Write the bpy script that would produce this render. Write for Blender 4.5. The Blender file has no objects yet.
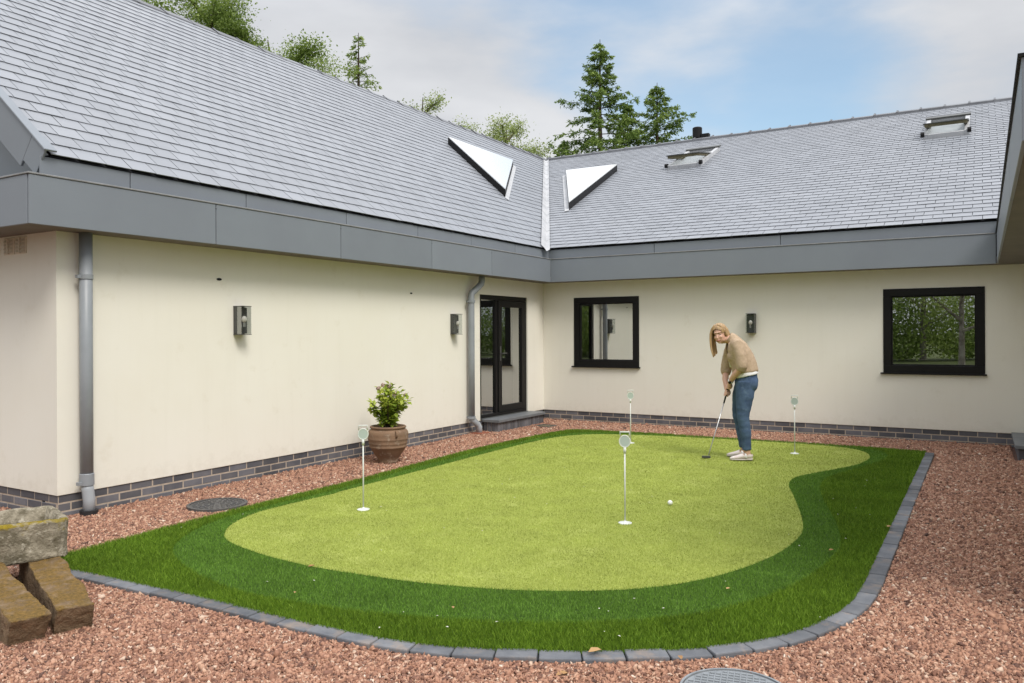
import bpy, bmesh, math, random
import numpy as np
from mathutils import Vector, Matrix, Quaternion, noise
random.seed(7)
rng = np.random.default_rng(7)
SC = bpy.context.scene
COL = SC.collection
R = math.radians

# ------------------------------------------------------------------ helpers
def link(o, parent=None):
    COL.objects.link(o)
    if parent is not None:
        o.parent = parent
    return o

def tag(o, label=None, cat=None, group=None, kind=None):
    if label: o['label'] = label
    if cat: o['category'] = cat
    if group: o['group'] = group
    if kind: o['kind'] = kind
    return o

def empty(name, loc=(0, 0, 0), rz=0.0):
    o = bpy.data.objects.new(name, None)
    o.empty_display_size = 0.1
    o.location = loc
    o.rotation_euler = (0, 0, rz)
    return link(o)

def copy_tree(o, parent=None):
    c = o.copy()
    COL.objects.link(c)
    if parent is not None:
        c.parent = parent
    for ch in list(o.children):
        copy_tree(ch, c)
    return c

class MB:
    """collects faces and builds one mesh object"""
    def __init__(self):
        self.v = []; self.f = []; self.t = []
    def add(self, vs, fs, tone=0.5):
        n = len(self.v)
        self.v += [tuple(p) for p in vs]
        self.f += [tuple(i + n for i in f) for f in fs]
        self.t += [tone] * len(vs)
        return self
    def box(self, x0, x1, y0, y1, z0, z1, tone=0.5):
        vs = [(x0, y0, z0), (x1, y0, z0), (x1, y1, z0), (x0, y1, z0), (x0, y0, z1), (x1, y0, z1), (x1, y1, z1), (x0, y1, z1)]
        fs = [(3, 2, 1, 0), (4, 5, 6, 7), (0, 1, 5, 4), (1, 2, 6, 5), (2, 3, 7, 6), (3, 0, 4, 7)]
        return self.add(vs, fs, tone)
    def obox(self, c, ax, ay, az, tone=0.5):
        c = Vector(c); ax = Vector(ax); ay = Vector(ay); az = Vector(az)
        vs = [c + sx * ax + sy * ay + sz * az for sz in (-1, 1) for sx, sy in ((-1, -1), (1, -1), (1, 1), (-1, 1))]
        fs = [(3, 2, 1, 0), (4, 5, 6, 7), (0, 1, 5, 4), (1, 2, 6, 5), (2, 3, 7, 6), (3, 0, 4, 7)]
        return self.add(vs, fs, tone)
    def quad(self, a, b, c, d, tone=0.5):
        return self.add([a, b, c, d], [(0, 1, 2, 3)], tone)
    def prism(self, poly, z0, z1, tone=0.5):
        n = len(poly)
        vs = [(p[0], p[1], z0) for p in poly] + [(p[0], p[1], z1) for p in poly]
        fs = [tuple(range(n - 1, -1, -1)), tuple(range(n, 2 * n))] + [(i, (i + 1) % n, n + (i + 1) % n, n + i) for i in range(n)]
        return self.add(vs, fs, tone)
    def lathe(self, prof, c=(0, 0, 0), n=32, tone=0.5, cap=True):
        vs = []; fs = []
        for r, z in prof:
            for k in range(n):
                a = 2 * math.pi * k / n
                vs.append((c[0] + r * math.cos(a), c[1] + r * math.sin(a), c[2] + z))
        for i in range(len(prof) - 1):
            for k in range(n):
                fs.append((i * n + k, i * n + (k + 1) % n, (i + 1) * n + (k + 1) % n, (i + 1) * n + k))
        if cap:
            fs.append(tuple(range(n - 1, -1, -1)))
            fs.append(tuple((len(prof) - 1) * n + k for k in range(n)))
        return self.add(vs, fs, tone)
    def tube(self, pts, rad, n=12, tone=0.5, cap=True, up=None, flat=None):
        """rad: number or list (r or (ra, rb)); ra along the side axis, rb along the other"""
        pts = [Vector(p) for p in pts]
        m = len(pts)
        rads = rad if isinstance(rad, (list, tuple)) else [rad] * m
        vs = []; fs = []
        prev = None
        for i, p in enumerate(pts):
            d = (pts[min(i + 1, m - 1)] - pts[max(i - 1, 0)]).normalized()
            if up is not None:
                a = Vector(up); a = (a - d * a.dot(d)).normalized()
            elif prev is None:
                a = Vector((0, 0, 1)) if abs(d.z) < 0.9 else Vector((1, 0, 0))
                a = (a - d * a.dot(d)).normalized()
            else:
                a = (prev - d * prev.dot(d)).normalized()
            prev = a
            b = d.cross(a)
            r = rads[i]
            ra, rb = r if isinstance(r, (tuple, list)) else (r, r)
            for k in range(n):
                t = 2 * math.pi * k / n
                vs.append(p + a * (ra * math.cos(t)) + b * (rb * math.sin(t)))
        for i in range(m - 1):
            for k in range(n):
                fs.append((i * n + k, i * n + (k + 1) % n, (i + 1) * n + (k + 1) % n, (i + 1) * n + k))
        if cap:
            fs.append(tuple(range(n - 1, -1, -1)))
            fs.append(tuple((m - 1) * n + k for k in range(n)))
        return self.add(vs, fs, tone)
    def ball(self, c, r, n=12, tone=0.5, axes=None):
        c = Vector(c)
        rx, ry, rz = r if isinstance(r, (tuple, list)) else (r, r, r)
        ax = axes or (Vector((1, 0, 0)), Vector((0, 1, 0)), Vector((0, 0, 1)))
        vs = []; fs = []
        h = n // 2
        vs.append(c - ax[2] * rz)
        for i in range(1, h):
            p = -math.pi / 2 + math.pi * i / h
            for k in range(n):
                t = 2 * math.pi * k / n
                vs.append(c + ax[0] * (rx * math.cos(p) * math.cos(t)) + ax[1] * (ry * math.cos(p) * math.sin(t)) + ax[2] * (rz * math.sin(p)))
        vs.append(c + ax[2] * rz)
        for k in range(n):
            fs.append((0, 1 + (k + 1) % n, 1 + k))
            for i in range(h - 2):
                a = 1 + i * n
                fs.append((a + k, a + (k + 1) % n, a + n + (k + 1) % n, a + n + k))
            a = 1 + (h - 2) * n
            fs.append((a + k, a + (k + 1) % n, len(vs) - 1))
        return self.add(vs, fs, tone)
    def build(self, name, mat, parent=None, smooth=False, bevel=0.0, seg=2):
        me = bpy.data.meshes.new(name)
        me.from_pydata(self.v, [], self.f)
        at = me.attributes.new('tone', 'FLOAT', 'POINT')
        at.data.foreach_set('value', self.t)
        me.materials.append(mat)
        if smooth:
            me.polygons.foreach_set('use_smooth', [True] * len(me.polygons))
        me.update()
        o = bpy.data.objects.new(name, me)
        link(o, parent)
        if bevel:
            md = o.modifiers.new('bevel', 'BEVEL'); md.width = bevel; md.segments = seg; md.limit_method = 'ANGLE'
        return o

def np_mesh(name, verts, faces, tone, mat, parent=None, smooth=False):
    """fast mesh from arrays, all faces with the same corner count"""
    me = bpy.data.meshes.new(name)
    nv, nf, k = len(verts), len(faces), faces.shape[1]
    me.vertices.add(nv); me.vertices.foreach_set('co', np.ascontiguousarray(verts, dtype=np.float32).ravel())
    me.loops.add(nf * k); me.loops.foreach_set('vertex_index', np.ascontiguousarray(faces, dtype=np.int32).ravel())
    me.polygons.add(nf)
    me.polygons.foreach_set('loop_start', np.arange(0, nf * k, k, dtype=np.int32))
    me.polygons.foreach_set('loop_total', np.full(nf, k, dtype=np.int32))
    if smooth:
        me.polygons.foreach_set('use_smooth', np.ones(nf, dtype=bool))
    at = me.attributes.new('tone', 'FLOAT', 'POINT')
    at.data.foreach_set('value', np.ascontiguousarray(tone, dtype=np.float32))
    me.materials.append(mat)
    me.update(calc_edges=True)
    return link(bpy.data.objects.new(name, me), parent)

def rot(o, loc, rz):
    o.location = loc; o.rotation_euler = (0, 0, rz)
    return o

# ------------------------------------------------------------------ materials
class NT:
    def __init__(self, m):
        self.nt = m.node_tree
    def n(self, typ, **kw):
        nd = self.nt.nodes.new(typ)
        for k, v in kw.items():
            if k.startswith('i_'):
                nd.inputs[k[2:].replace('_', ' ')].default_value = v
            else:
                setattr(nd, k, v)
        return nd
    def l(self, a, b):
        self.nt.links.new(a, b)

def c4(c):
    return (c[0], c[1], c[2], 1.0)

def mat(name, col, rough=0.6, spec=0.5, metal=0.0, col2=None, nscale=8.0, detail=5.0, nmix=(0.35, 0.65), bump=0.0, bscale=None,
        bdist=0.01, tone=0.0, coat=0.0, trans=0.0, stretch=None, col3=None, n3scale=2.0, n3mix=(0.55, 0.7)):
    m = bpy.data.materials.new(name)
    m.use_nodes = True
    t = NT(m)
    b = m.node_tree.nodes['Principled BSDF']
    b.inputs['Roughness'].default_value = rough
    b.inputs['Specular IOR Level'].default_value = spec
    b.inputs['Metallic'].default_value = metal
    b.inputs['Coat Weight'].default_value = coat
    b.inputs['Base Color'].default_value = c4(col)
    src = None
    vec = None
    if col2 is not None or bump or col3 is not None:
        tc = t.n('ShaderNodeTexCoord')
        vec = tc.outputs['Object']
        if stretch:
            mp = t.n('ShaderNodeMapping'); mp.inputs['Scale'].default_value = stretch
            t.l(vec, mp.inputs['Vector']); vec = mp.outputs['Vector']
    if col2 is not None:
        nz = t.n('ShaderNodeTexNoise', i_Scale=nscale, i_Detail=detail, i_Roughness=0.6)
        t.l(vec, nz.inputs['Vector'])
        mr = t.n('ShaderNodeMapRange'); mr.inputs[1].default_value = nmix[0]; mr.inputs[2].default_value = nmix[1]
        t.l(nz.outputs[0], mr.inputs[0])
        mx = t.n('ShaderNodeMix', data_type='RGBA')
        mx.inputs[6].default_value = c4(col); mx.inputs[7].default_value = c4(col2)
        t.l(mr.outputs[0], mx.inputs[0]); src = mx.outputs[2]
    if col3 is not None:
        nz = t.n('ShaderNodeTexNoise', i_Scale=n3scale, i_Detail=6.0, i_Roughness=0.65)
        t.l(vec, nz.inputs['Vector'])
        mr = t.n('ShaderNodeMapRange'); mr.inputs[1].default_value = n3mix[0]; mr.inputs[2].default_value = n3mix[1]
        t.l(nz.outputs[0], mr.inputs[0])
        mx = t.n('ShaderNodeMix', data_type='RGBA')
        mx.inputs[6].default_value = c4(col); mx.inputs[7].default_value = c4(col3)
        if src is not None: t.l(src, mx.inputs[6])
        t.l(mr.outputs[0], mx.inputs[0]); src = mx.outputs[2]
    if tone:
        at = t.n('ShaderNodeAttribute', attribute_name='tone')
        mr = t.n('ShaderNodeMapRange'); mr.inputs[3].default_value = 1 - tone; mr.inputs[4].default_value = 1 + tone
        t.l(at.outputs['Fac'], mr.inputs[0])
        hs = t.n('ShaderNodeHueSaturation'); hs.inputs['Color'].default_value = c4(col)
        if src is not None: t.l(src, hs.inputs['Color'])
        t.l(mr.outputs[0], hs.inputs['Value']); src = hs.outputs[0]
    if src is not None:
        t.l(src, b.inputs['Base Color'])
    if bump:
        nz = t.n('ShaderNodeTexNoise', i_Scale=bscale or nscale * 4, i_Detail=6.0, i_Roughness=0.6)
        t.l(vec, nz.inputs['Vector'])
        bp = t.n('ShaderNodeBump', i_Strength=bump, i_Distance=bdist)
        t.l(nz.outputs[0], bp.inputs['Height']); t.l(bp.outputs[0], b.inputs['Normal'])
    if trans:
        tr = t.n('ShaderNodeBsdfTranslucent')
        if src is not None: t.l(src, tr.inputs['Color'])
        else: tr.inputs['Color'].default_value = c4(col)
        ms = t.n('ShaderNodeMixShader'); ms.inputs[0].default_value = trans
        out = m.node_tree.nodes['Material Output']
        t.l(b.outputs[0], ms.inputs[1]); t.l(tr.outputs[0], ms.inputs[2]); t.l(ms.outputs[0], out.inputs['Surface'])
    return m

def ramp_mat(name, stops, rough=0.8, spec=0.3, trans=0.0, jitter=0.0, jscale=3.0):
    """colour picked per element from the 'tone' attribute"""
    m = bpy.data.materials.new(name); m.use_nodes = True
    t = NT(m); b = m.node_tree.nodes['Principled BSDF']
    b.inputs['Roughness'].default_value = rough; b.inputs['Specular IOR Level'].default_value = spec
    at = t.n('ShaderNodeAttribute', attribute_name='tone')
    rp = t.n('ShaderNodeValToRGB')
    els = rp.color_ramp.elements
    while len(els) < len(stops): els.new(0.5)
    for e, (p, c) in zip(els, stops):
        e.position = p; e.color = c4(c)
    t.l(at.outputs['Fac'], rp.inputs['Fac'])
    src = rp.outputs['Color']
    if jitter:
        tc = t.n('ShaderNodeTexCoord'); nz = t.n('ShaderNodeTexNoise', i_Scale=jscale, i_Detail=4.0)
        t.l(tc.outputs['Object'], nz.inputs['Vector'])
        mr = t.n('ShaderNodeMapRange'); mr.inputs[1].default_value = .3; mr.inputs[2].default_value = .7
        mr.inputs[3].default_value = 1 - jitter; mr.inputs[4].default_value = 1 + jitter
        t.l(nz.outputs[0], mr.inputs[0])
        hs = t.n('ShaderNodeHueSaturation'); t.l(src, hs.inputs['Color']); t.l(mr.outputs[0], hs.inputs['Value']); src = hs.outputs[0]
    t.l(src, b.inputs['Base Color'])
    if trans:
        tr = t.n('ShaderNodeBsdfTranslucent'); t.l(src, tr.inputs['Color'])
        ms = t.n('ShaderNodeMixShader'); ms.inputs[0].default_value = trans
        t.l(b.outputs[0], ms.inputs[1]); t.l(tr.outputs[0], ms.inputs[2]); t.l(ms.outputs[0], m.node_tree.nodes['Material Output'].inputs['Surface'])
    return m

def glass_mat(name, refl=0.2, tint=(0.75, 0.8, 0.8), rough=0.0, top=0.95):
    """window pane: see-through with a mirror-like part that grows at grazing angles"""
    m = bpy.data.materials.new(name); m.use_nodes = True
    t = NT(m); nt = m.node_tree
    nt.nodes.remove(nt.nodes['Principled BSDF'])
    lw = t.n('ShaderNodeFresnel', i_IOR=1.5)
    mr = t.n('ShaderNodeMapRange'); mr.inputs[1].default_value = 0.04; mr.inputs[2].default_value = 0.7
    mr.inputs[3].default_value = refl; mr.inputs[4].default_value = top
    t.l(lw.outputs[0], mr.inputs[0])
    gl = t.n('ShaderNodeBsdfGlossy', i_Roughness=rough); gl.inputs['Color'].default_value = (0.95, 0.97, 0.97, 1)
    tp = t.n('ShaderNodeBsdfTransparent'); tp.inputs['Color'].default_value = c4(tint)
    ms = t.n('ShaderNodeMixShader')
    t.l(mr.outputs[0], ms.inputs[0]); t.l(tp.outputs[0], ms.inputs[1]); t.l(gl.outputs[0], ms.inputs[2])
    t.l(ms.outputs[0], nt.nodes['Material Output'].inputs['Surface'])
    return m

M = {}
def wall_mat():
    m = mat('render_cream', (0.81, 0.785, 0.71), 0.9, 0.2, col2=(0.79, 0.76, 0.675), nscale=1.3, detail=8, nmix=(.3, .7), bump=0.16, bscale=110, bdist=0.004,
            col3=(0.71, 0.67, 0.57), n3scale=3.1, n3mix=(.60, .85))
    # faint rain streaks and a little splash dirt low on the wall
    nt = m.node_tree; t = NT(m); b = nt.nodes['Principled BSDF']; src = b.inputs['Base Color'].links[0].from_socket
    tc = t.n('ShaderNodeTexCoord'); mp = t.n('ShaderNodeMapping'); mp.inputs['Scale'].default_value = (6, 6, .35); t.l(tc.outputs['Object'], mp.inputs['Vector'])
    nz = t.n('ShaderNodeTexNoise', i_Scale=1.6, i_Detail=8.0, i_Roughness=.65); t.l(mp.outputs[0], nz.inputs['Vector'])
    mr = t.n('ShaderNodeMapRange'); mr.inputs[1].default_value = .52; mr.inputs[2].default_value = .9; mr.inputs[4].default_value = .10; t.l(nz.outputs[0], mr.inputs[0])
    n2 = t.n('ShaderNodeTexNoise', i_Scale=9.0, i_Detail=10.0, i_Roughness=.75); t.l(tc.outputs['Object'], n2.inputs['Vector'])
    sx_ = t.n('ShaderNodeSeparateXYZ'); t.l(tc.outputs['Object'], sx_.inputs[0])
    zr = t.n('ShaderNodeMapRange'); zr.inputs[1].default_value = .16; zr.inputs[2].default_value = .42; zr.inputs[3].default_value = .30; zr.inputs[4].default_value = 0.0; t.l(sx_.outputs[2], zr.inputs[0])
    ad = t.n('ShaderNodeMath', operation='ADD'); t.l(n2.outputs[0], ad.inputs[0]); t.l(zr.outputs[0], ad.inputs[1])
    m2 = t.n('ShaderNodeMapRange'); m2.inputs[1].default_value = .62; m2.inputs[2].default_value = 1.0; m2.inputs[4].default_value = .32; t.l(ad.outputs[0], m2.inputs[0])
    mx = t.n('ShaderNodeMath', operation='MAXIMUM'); t.l(mr.outputs[0], mx.inputs[0]); t.l(m2.outputs[0], mx.inputs[1])
    mc = t.n('ShaderNodeMix', data_type='RGBA'); mc.inputs[7].default_value = (0.50, 0.46, 0.37, 1); t.l(src, mc.inputs[6]); t.l(mx.outputs[0], mc.inputs[0]); t.l(mc.outputs[2], b.inputs['Base Color'])
    return m
M['render'] = wall_mat()
M['mortar'] = mat('mortar', (0.50, 0.42, 0.34), 0.95, 0.1, col2=(0.38, 0.32, 0.26), nscale=20, bump=.3, bscale=150)
M['brick'] = mat('blue_brick', (0.095, 0.098, 0.115), 0.6, 0.4, col2=(0.14, 0.138, 0.15), nscale=5, tone=0.35, bump=.25, bscale=120, bdist=.004)
M['fascia'] = mat('grey_metal', (0.205, 0.23, 0.26), 0.42, 0.5, metal=0.0, col2=(0.19, 0.21, 0.24), nscale=1.5, nmix=(.3, .7), bump=.05, bscale=3, bdist=.01, tone=.05)
M['trim'] = mat('fascia_trim', (0.26, 0.265, 0.27), 0.4, 0.5, col2=(0.19, 0.19, 0.19), nscale=6)
M['soffit'] = mat('soffit_board', (0.20, 0.18, 0.16), 0.8, 0.3, col2=(0.17, 0.155, 0.14), nscale=3)
M['slate'] = mat('slate', (0.262, 0.277, 0.307), 0.42, 0.45, col2=(0.238, 0.252, 0.28), nscale=2.5, detail=8, tone=0.085, bump=.3, bscale=30, bdist=.004,
                 col3=(0.285, 0.298, 0.325), n3scale=0.9, n3mix=(.55, .8))
M['underlay'] = mat('roof_underlay', (0.05, 0.05, 0.055), 0.9, 0.2)
M['lead'] = mat('lead', (0.40, 0.41, 0.43), 0.5, 0.5, col2=(0.50, 0.505, 0.52), nscale=4, bump=.15, bscale=12)
M['ridge'] = mat('ridge_tile', (0.16, 0.165, 0.18), 0.5, 0.5, tone=.15, col2=(.12, .125, .14), nscale=6)
M['black'] = mat('black_aluminium', (0.007, 0.0065, 0.007), 0.45, 0.25)
M['darkgrey'] = mat('dark_grey_metal', (0.055, 0.057, 0.055), 0.4, 0.5, col2=(.075, .076, .072), nscale=20)
M['pane'] = glass_mat('window_glass', 0.52, (0.55, 0.58, 0.57))
M['clear'] = glass_mat('lamp_glass', 0.05, (0.84, 0.86, 0.86), top=.35)
M['room'] = mat('room_wall', (0.22, 0.20, 0.18), 0.9, 0.2)
M['pipe'] = mat('grey_pipe', (0.27, 0.29, 0.315), 0.42, 0.5, col2=(0.24, 0.26, 0.28), nscale=5)
M['pipe2'] = mat('pale_pipe', (0.38, 0.41, 0.44), 0.35, 0.5, col2=(.33, .36, .39), nscale=5)
M['slab'] = mat('slate_slab', (0.13, 0.14, 0.155), 0.5, 0.5, col2=(0.17, 0.18, 0.19), nscale=6, bump=.2, bscale=40, bdist=.004)
M['white'] = mat('white_plastic', (0.64, 0.66, 0.63), 0.4, 0.5)
M['disc'] = mat('pale_disc', (0.42, 0.49, 0.455), 0.3, 0.5)
M['ball'] = mat('golf_ball', (0.82, 0.82, 0.82), 0.3, 0.5)
M['sky_pane'] = mat('sky_white_glazing', (0.70, 0.72, 0.73), 0.15, 0.6, coat=0.4)  # roof light glass: the bright sky reflection is put into the pale base colour
M['bulb'] = mat('bulb', (0.75, 0.71, 0.65), 0.2, 0.5)
M['terracotta'] = mat('terracotta', (0.235, 0.145, 0.09), 0.8, 0.3, col2=(0.165, 0.105, 0.068), nscale=7, detail=8, bump=.3, bscale=60, bdist=.006,
                      col3=(0.33, 0.25, 0.185), n3scale=14, n3mix=(.55, .7))
M['soil'] = mat('soil', (0.04, 0.028, 0.02), 0.95, 0.1, bump=.8, bscale=60)
M['stone'] = mat('trough_stone', (0.34, 0.30, 0.23), 0.95, 0.2, col2=(0.15, 0.13, 0.09), nscale=14, detail=10, nmix=(.38, .62), bump=.9, bscale=45, bdist=.02,
                 col3=(0.46, 0.42, 0.34), n3scale=26, n3mix=(.55, .68))
M['cover'] = mat('iron_cover', (0.075, 0.075, 0.078), 0.6, 0.4, col2=(0.10, 0.095, 0.09), nscale=15, bump=.3, bscale=60)
M['galv'] = mat('galvanised_cover', (0.26, 0.28, 0.30), 0.45, 0.5, metal=0.0, col2=(0.20, 0.215, 0.23), nscale=12)
M['clay'] = mat('clay_gully', (0.30, 0.10, 0.055), 0.8, 0.3, col2=(.22, .08, .05), nscale=20)
M['rubber'] = mat('black_gully', (0.02, 0.02, 0.022), 0.6, 0.4)
M['vent'] = mat('air_vent', (0.66, 0.60, 0.50), 0.7, 0.3)
M['wood'] = mat('weathered_wood', (0.16, 0.14, 0.085), 0.7, 0.3, col2=(.10, .09, .05), nscale=10)
M['bark'] = mat('bark', (0.10, 0.075, 0.055), 0.95, 0.1, col2=(0.06, 0.045, 0.035), nscale=6, bump=.8, bscale=14, bdist=.05)
M['barkpale'] = mat('pale_bark', (0.30, 0.28, 0.24), 0.95, 0.1, col2=(0.12, 0.10, 0.08), nscale=3, bump=.5, bscale=10, bdist=.05)
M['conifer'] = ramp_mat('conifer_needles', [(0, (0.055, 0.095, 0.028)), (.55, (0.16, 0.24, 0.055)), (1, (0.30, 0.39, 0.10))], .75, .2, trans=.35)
M['leafy'] = ramp_mat('tree_leaves', [(0, (0.10, 0.15, 0.03)), (.5, (0.23, 0.32, 0.07)), (1, (0.38, 0.46, 0.13))], .6, .3, trans=.4)
M['paleleaf'] = ramp_mat('pale_tree_leaves', [(0, (0.20, 0.26, 0.08)), (.5, (0.34, 0.41, 0.14)), (1, (0.48, 0.53, 0.23))], .6, .35, trans=.4)
M['potleaf'] = ramp_mat('pot_plant_leaves', [(0, (0.11, 0.19, 0.02)), (.5, (0.29, 0.39, 0.045)), (1, (0.52, 0.58, 0.10))], .5, .4, trans=.3)
M['petal'] = ramp_mat('flower_heads', [(0, (0.28, 0.20, 0.16)), (1, (0.55, 0.42, 0.36))], .7, .2)
M['litter'] = ramp_mat('litter', [(0, (0.42, 0.42, 0.34)), (.72, (0.62, 0.60, 0.53)), (.75, (0.30, 0.16, 0.07)), (1, (0.42, 0.27, 0.13))], .8, .2)
M['gravel'] = ramp_mat('gravel_chips', [(0, (0.080, 0.048, 0.040)), (.22, (0.19, 0.097, 0.070)), (.45, (0.325, 0.170, 0.115)), (.72, (0.44, 0.245, 0.165)), (.88, (0.53, 0.355, 0.255)), (1, (0.68, 0.58, 0.48))],
                       .85, .25, jitter=.12, jscale=60)
M['fringe'] = ramp_mat('long_turf', [(0, (0.050, 0.10, 0.008)), (.5, (0.118, 0.215, 0.016)), (1, (0.23, 0.35, 0.04))], .6, .12, trans=.15, jitter=.15, jscale=2.5)
M['collar'] = ramp_mat('collar_turf', [(0, (0.065, 0.135, 0.018)), (.5, (0.125, 0.245, 0.036)), (1, (0.215, 0.37, 0.07))], .8, .03, trans=.1, jitter=.12, jscale=3)
M['green'] = ramp_mat('green_turf', [(0, (0.27, 0.315, 0.06)), (.5, (0.385, 0.445, 0.108)), (1, (0.52, 0.57, 0.19))], .65, .1, trans=.1, jitter=.16, jscale=3.2)
M['sett'] = mat('kerb_sett', (0.10, 0.107, 0.122), 0.75, 0.3, col2=(0.15, 0.155, 0.168), nscale=9, detail=8, tone=.0, bump=.35, bscale=90, bdist=.004,
                col3=(0.235, 0.185, 0.15), n3scale=6, n3mix=(.54, .74))
# vary each sett a little by its own object
def per_object(m, amt):
    nt = m.node_tree; t = NT(m); b = nt.nodes['Principled BSDF']
    src = b.inputs['Base Color'].links[0].from_socket
    oi = t.n('ShaderNodeObjectInfo'); mr = t.n('ShaderNodeMapRange'); mr.inputs[3].default_value = 1 - amt; mr.inputs[4].default_value = 1 + amt
    t.l(oi.outputs['Random'], mr.inputs[0])
    hs = t.n('ShaderNodeHueSaturation'); t.l(src, hs.inputs['Color']); t.l(mr.outputs[0], hs.inputs['Value']); t.l(hs.outputs[0], b.inputs['Base Color'])
per_object(M['sett'], .28)
def sheet_mat(name, a, b_, c, s1, s2, bump, bs):
    return mat(name, a, .8, .2, col2=b_, nscale=s1, detail=8, col3=c, n3scale=s2, bump=bump, bscale=bs, bdist=.012)
M['green_base'] = sheet_mat('green_base', (0.25, 0.29, 0.05), (0.34, 0.39, 0.085), (0.40, 0.44, 0.12), 90, 2.2, .6, 240)
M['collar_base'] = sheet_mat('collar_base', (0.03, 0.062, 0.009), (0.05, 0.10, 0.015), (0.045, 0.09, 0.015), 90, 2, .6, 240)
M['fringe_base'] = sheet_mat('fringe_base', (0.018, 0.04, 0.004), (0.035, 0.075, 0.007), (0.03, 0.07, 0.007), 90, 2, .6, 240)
M['gravel_base'] = mat('gravel_ground', (0.12, 0.075, 0.06), .95, .2, col2=(0.26, 0.15, 0.12), nscale=60, detail=4, bump=1.0, bscale=70, bdist=.02)
M['ground'] = mat('ground', (0.07, 0.10, 0.03), .95, .2, col2=(0.11, 0.12, 0.05), nscale=1.5, detail=8, bump=.6, bscale=5, bdist=.05)
M['skin'] = mat('skin', (0.62, 0.385, 0.285), 0.5, 0.4, col2=(0.58, 0.34, 0.245), nscale=25)
M['lips'] = mat('lips', (0.36, 0.11, 0.09), 0.4, 0.4)
M['eye'] = mat('eye', (0.04, 0.03, 0.025), 0.2, 0.5)
M['brow'] = mat('brow', (0.34, 0.22, 0.14), 0.7, 0.2)
M['hair'] = mat('blonde_hair', (0.45, 0.295, 0.14), 0.45, 0.5, col2=(0.20, 0.12, 0.06), nscale=60, nmix=(.4, .65), stretch=(1, 1, .08), bump=.5, bscale=120, bdist=.004,
                col3=(0.62, 0.46, 0.27), n3scale=30, n3mix=(.52, .7))
M['knit'] = mat('beige_knit', (0.46, 0.35, 0.245), 0.95, 0.15, col2=(0.40, 0.30, 0.205), nscale=40, bump=.5, bscale=170, bdist=.006)
M['shirt'] = mat('white_shirt', (0.74, 0.74, 0.74), 0.9, 0.2)
M['denim'] = mat('denim', (0.045, 0.074, 0.135), 0.9, 0.2, col2=(0.080, 0.128, 0.21), nscale=7, detail=8, nmix=(.35, .65), bump=.35, bscale=25, bdist=.012,
                 col3=(0.13, 0.19, 0.28), n3scale=9, n3mix=(.58, .8))
M['shoe'] = mat('pale_shoe', (0.66, 0.55, 0.53), 0.6, 0.4, col2=(.7, .66, .64), nscale=30)
M['sole'] = mat('shoe_sole', (0.50, 0.45, 0.42), 0.7, 0.3)
M['steel'] = mat('steel', (0.42, 0.42, 0.42), 0.3, 0.5, metal=.8)
M['grip'] = mat('rubber_grip', (0.03, 0.028, 0.028), 0.7, 0.3)
M['gold'] = mat('lampshade', (0.50, 0.22, 0.05), 0.6, 0.3)

# moss mask on the trough (rim) and the blocks (upper faces): growth with a shape of its own
def mossy(name, moss, base_key, lo, hi, wgt=1.0):
    m = M[base_key].copy(); m.name = name
    nt = m.node_tree; t = NT(m); b = nt.nodes['Principled BSDF']
    src = b.inputs['Base Color'].links[0].from_socket
    at = t.n('ShaderNodeAttribute', attribute_name='tone')
    tc = t.n('ShaderNodeTexCoord'); nz = t.n('ShaderNodeTexNoise', i_Scale=11.0, i_Detail=8.0, i_Roughness=.65)
    t.l(tc.outputs['Object'], nz.inputs['Vector'])
    ad = t.n('ShaderNodeMath', operation='MULTIPLY_ADD'); t.l(nz.outputs[0], ad.inputs[0]); ad.inputs[1].default_value = wgt; t.l(at.outputs['Fac'], ad.inputs[2])
    mr = t.n('ShaderNodeMapRange'); mr.inputs[1].default_value = lo; mr.inputs[2].default_value = hi
    t.l(ad.outputs[0], mr.inputs[0])
    n2 = t.n('ShaderNodeTexNoise', i_Scale=60.0, i_Detail=10.0, i_Roughness=.7); t.l(tc.outputs['Object'], n2.inputs['Vector'])
    mc = t.n('ShaderNodeMix', data_type='RGBA'); mc.inputs[6].default_value = c4(moss[0]); mc.inputs[7].default_value = c4(moss[1])
    m2 = t.n('ShaderNodeMapRange'); m2.inputs[1].default_value = .35; m2.inputs[2].default_value = .65; t.l(n2.outputs[0], m2.inputs[0]); t.l(m2.outputs[0], mc.inputs[0])
    mx = t.n('ShaderNodeMix', data_type='RGBA')
    t.l(src, mx.inputs[6]); t.l(mc.outputs[2], mx.inputs[7]); t.l(mr.outputs[0], mx.inputs[0]); t.l(mx.outputs[2], b.inputs['Base Color'])
    return m
M['block_base'] = mat('sandstone', (0.27, 0.19, 0.12), .95, .2, col2=(0.13, 0.09, 0.055), nscale=14, detail=10, bump=1.0, bscale=90, bdist=.012)
M['trough'] = mossy('lichened_stone', ((0.30, 0.22, 0.02), (0.16, 0.12, 0.02)), 'stone', 1.72, 2.0, 2.0)
M['block'] = mossy('mossy_stone', ((0.24, 0.145, 0.045), (0.10, 0.068, 0.024)), 'block_base', 1.45, 1.75, 1.7)

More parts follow.
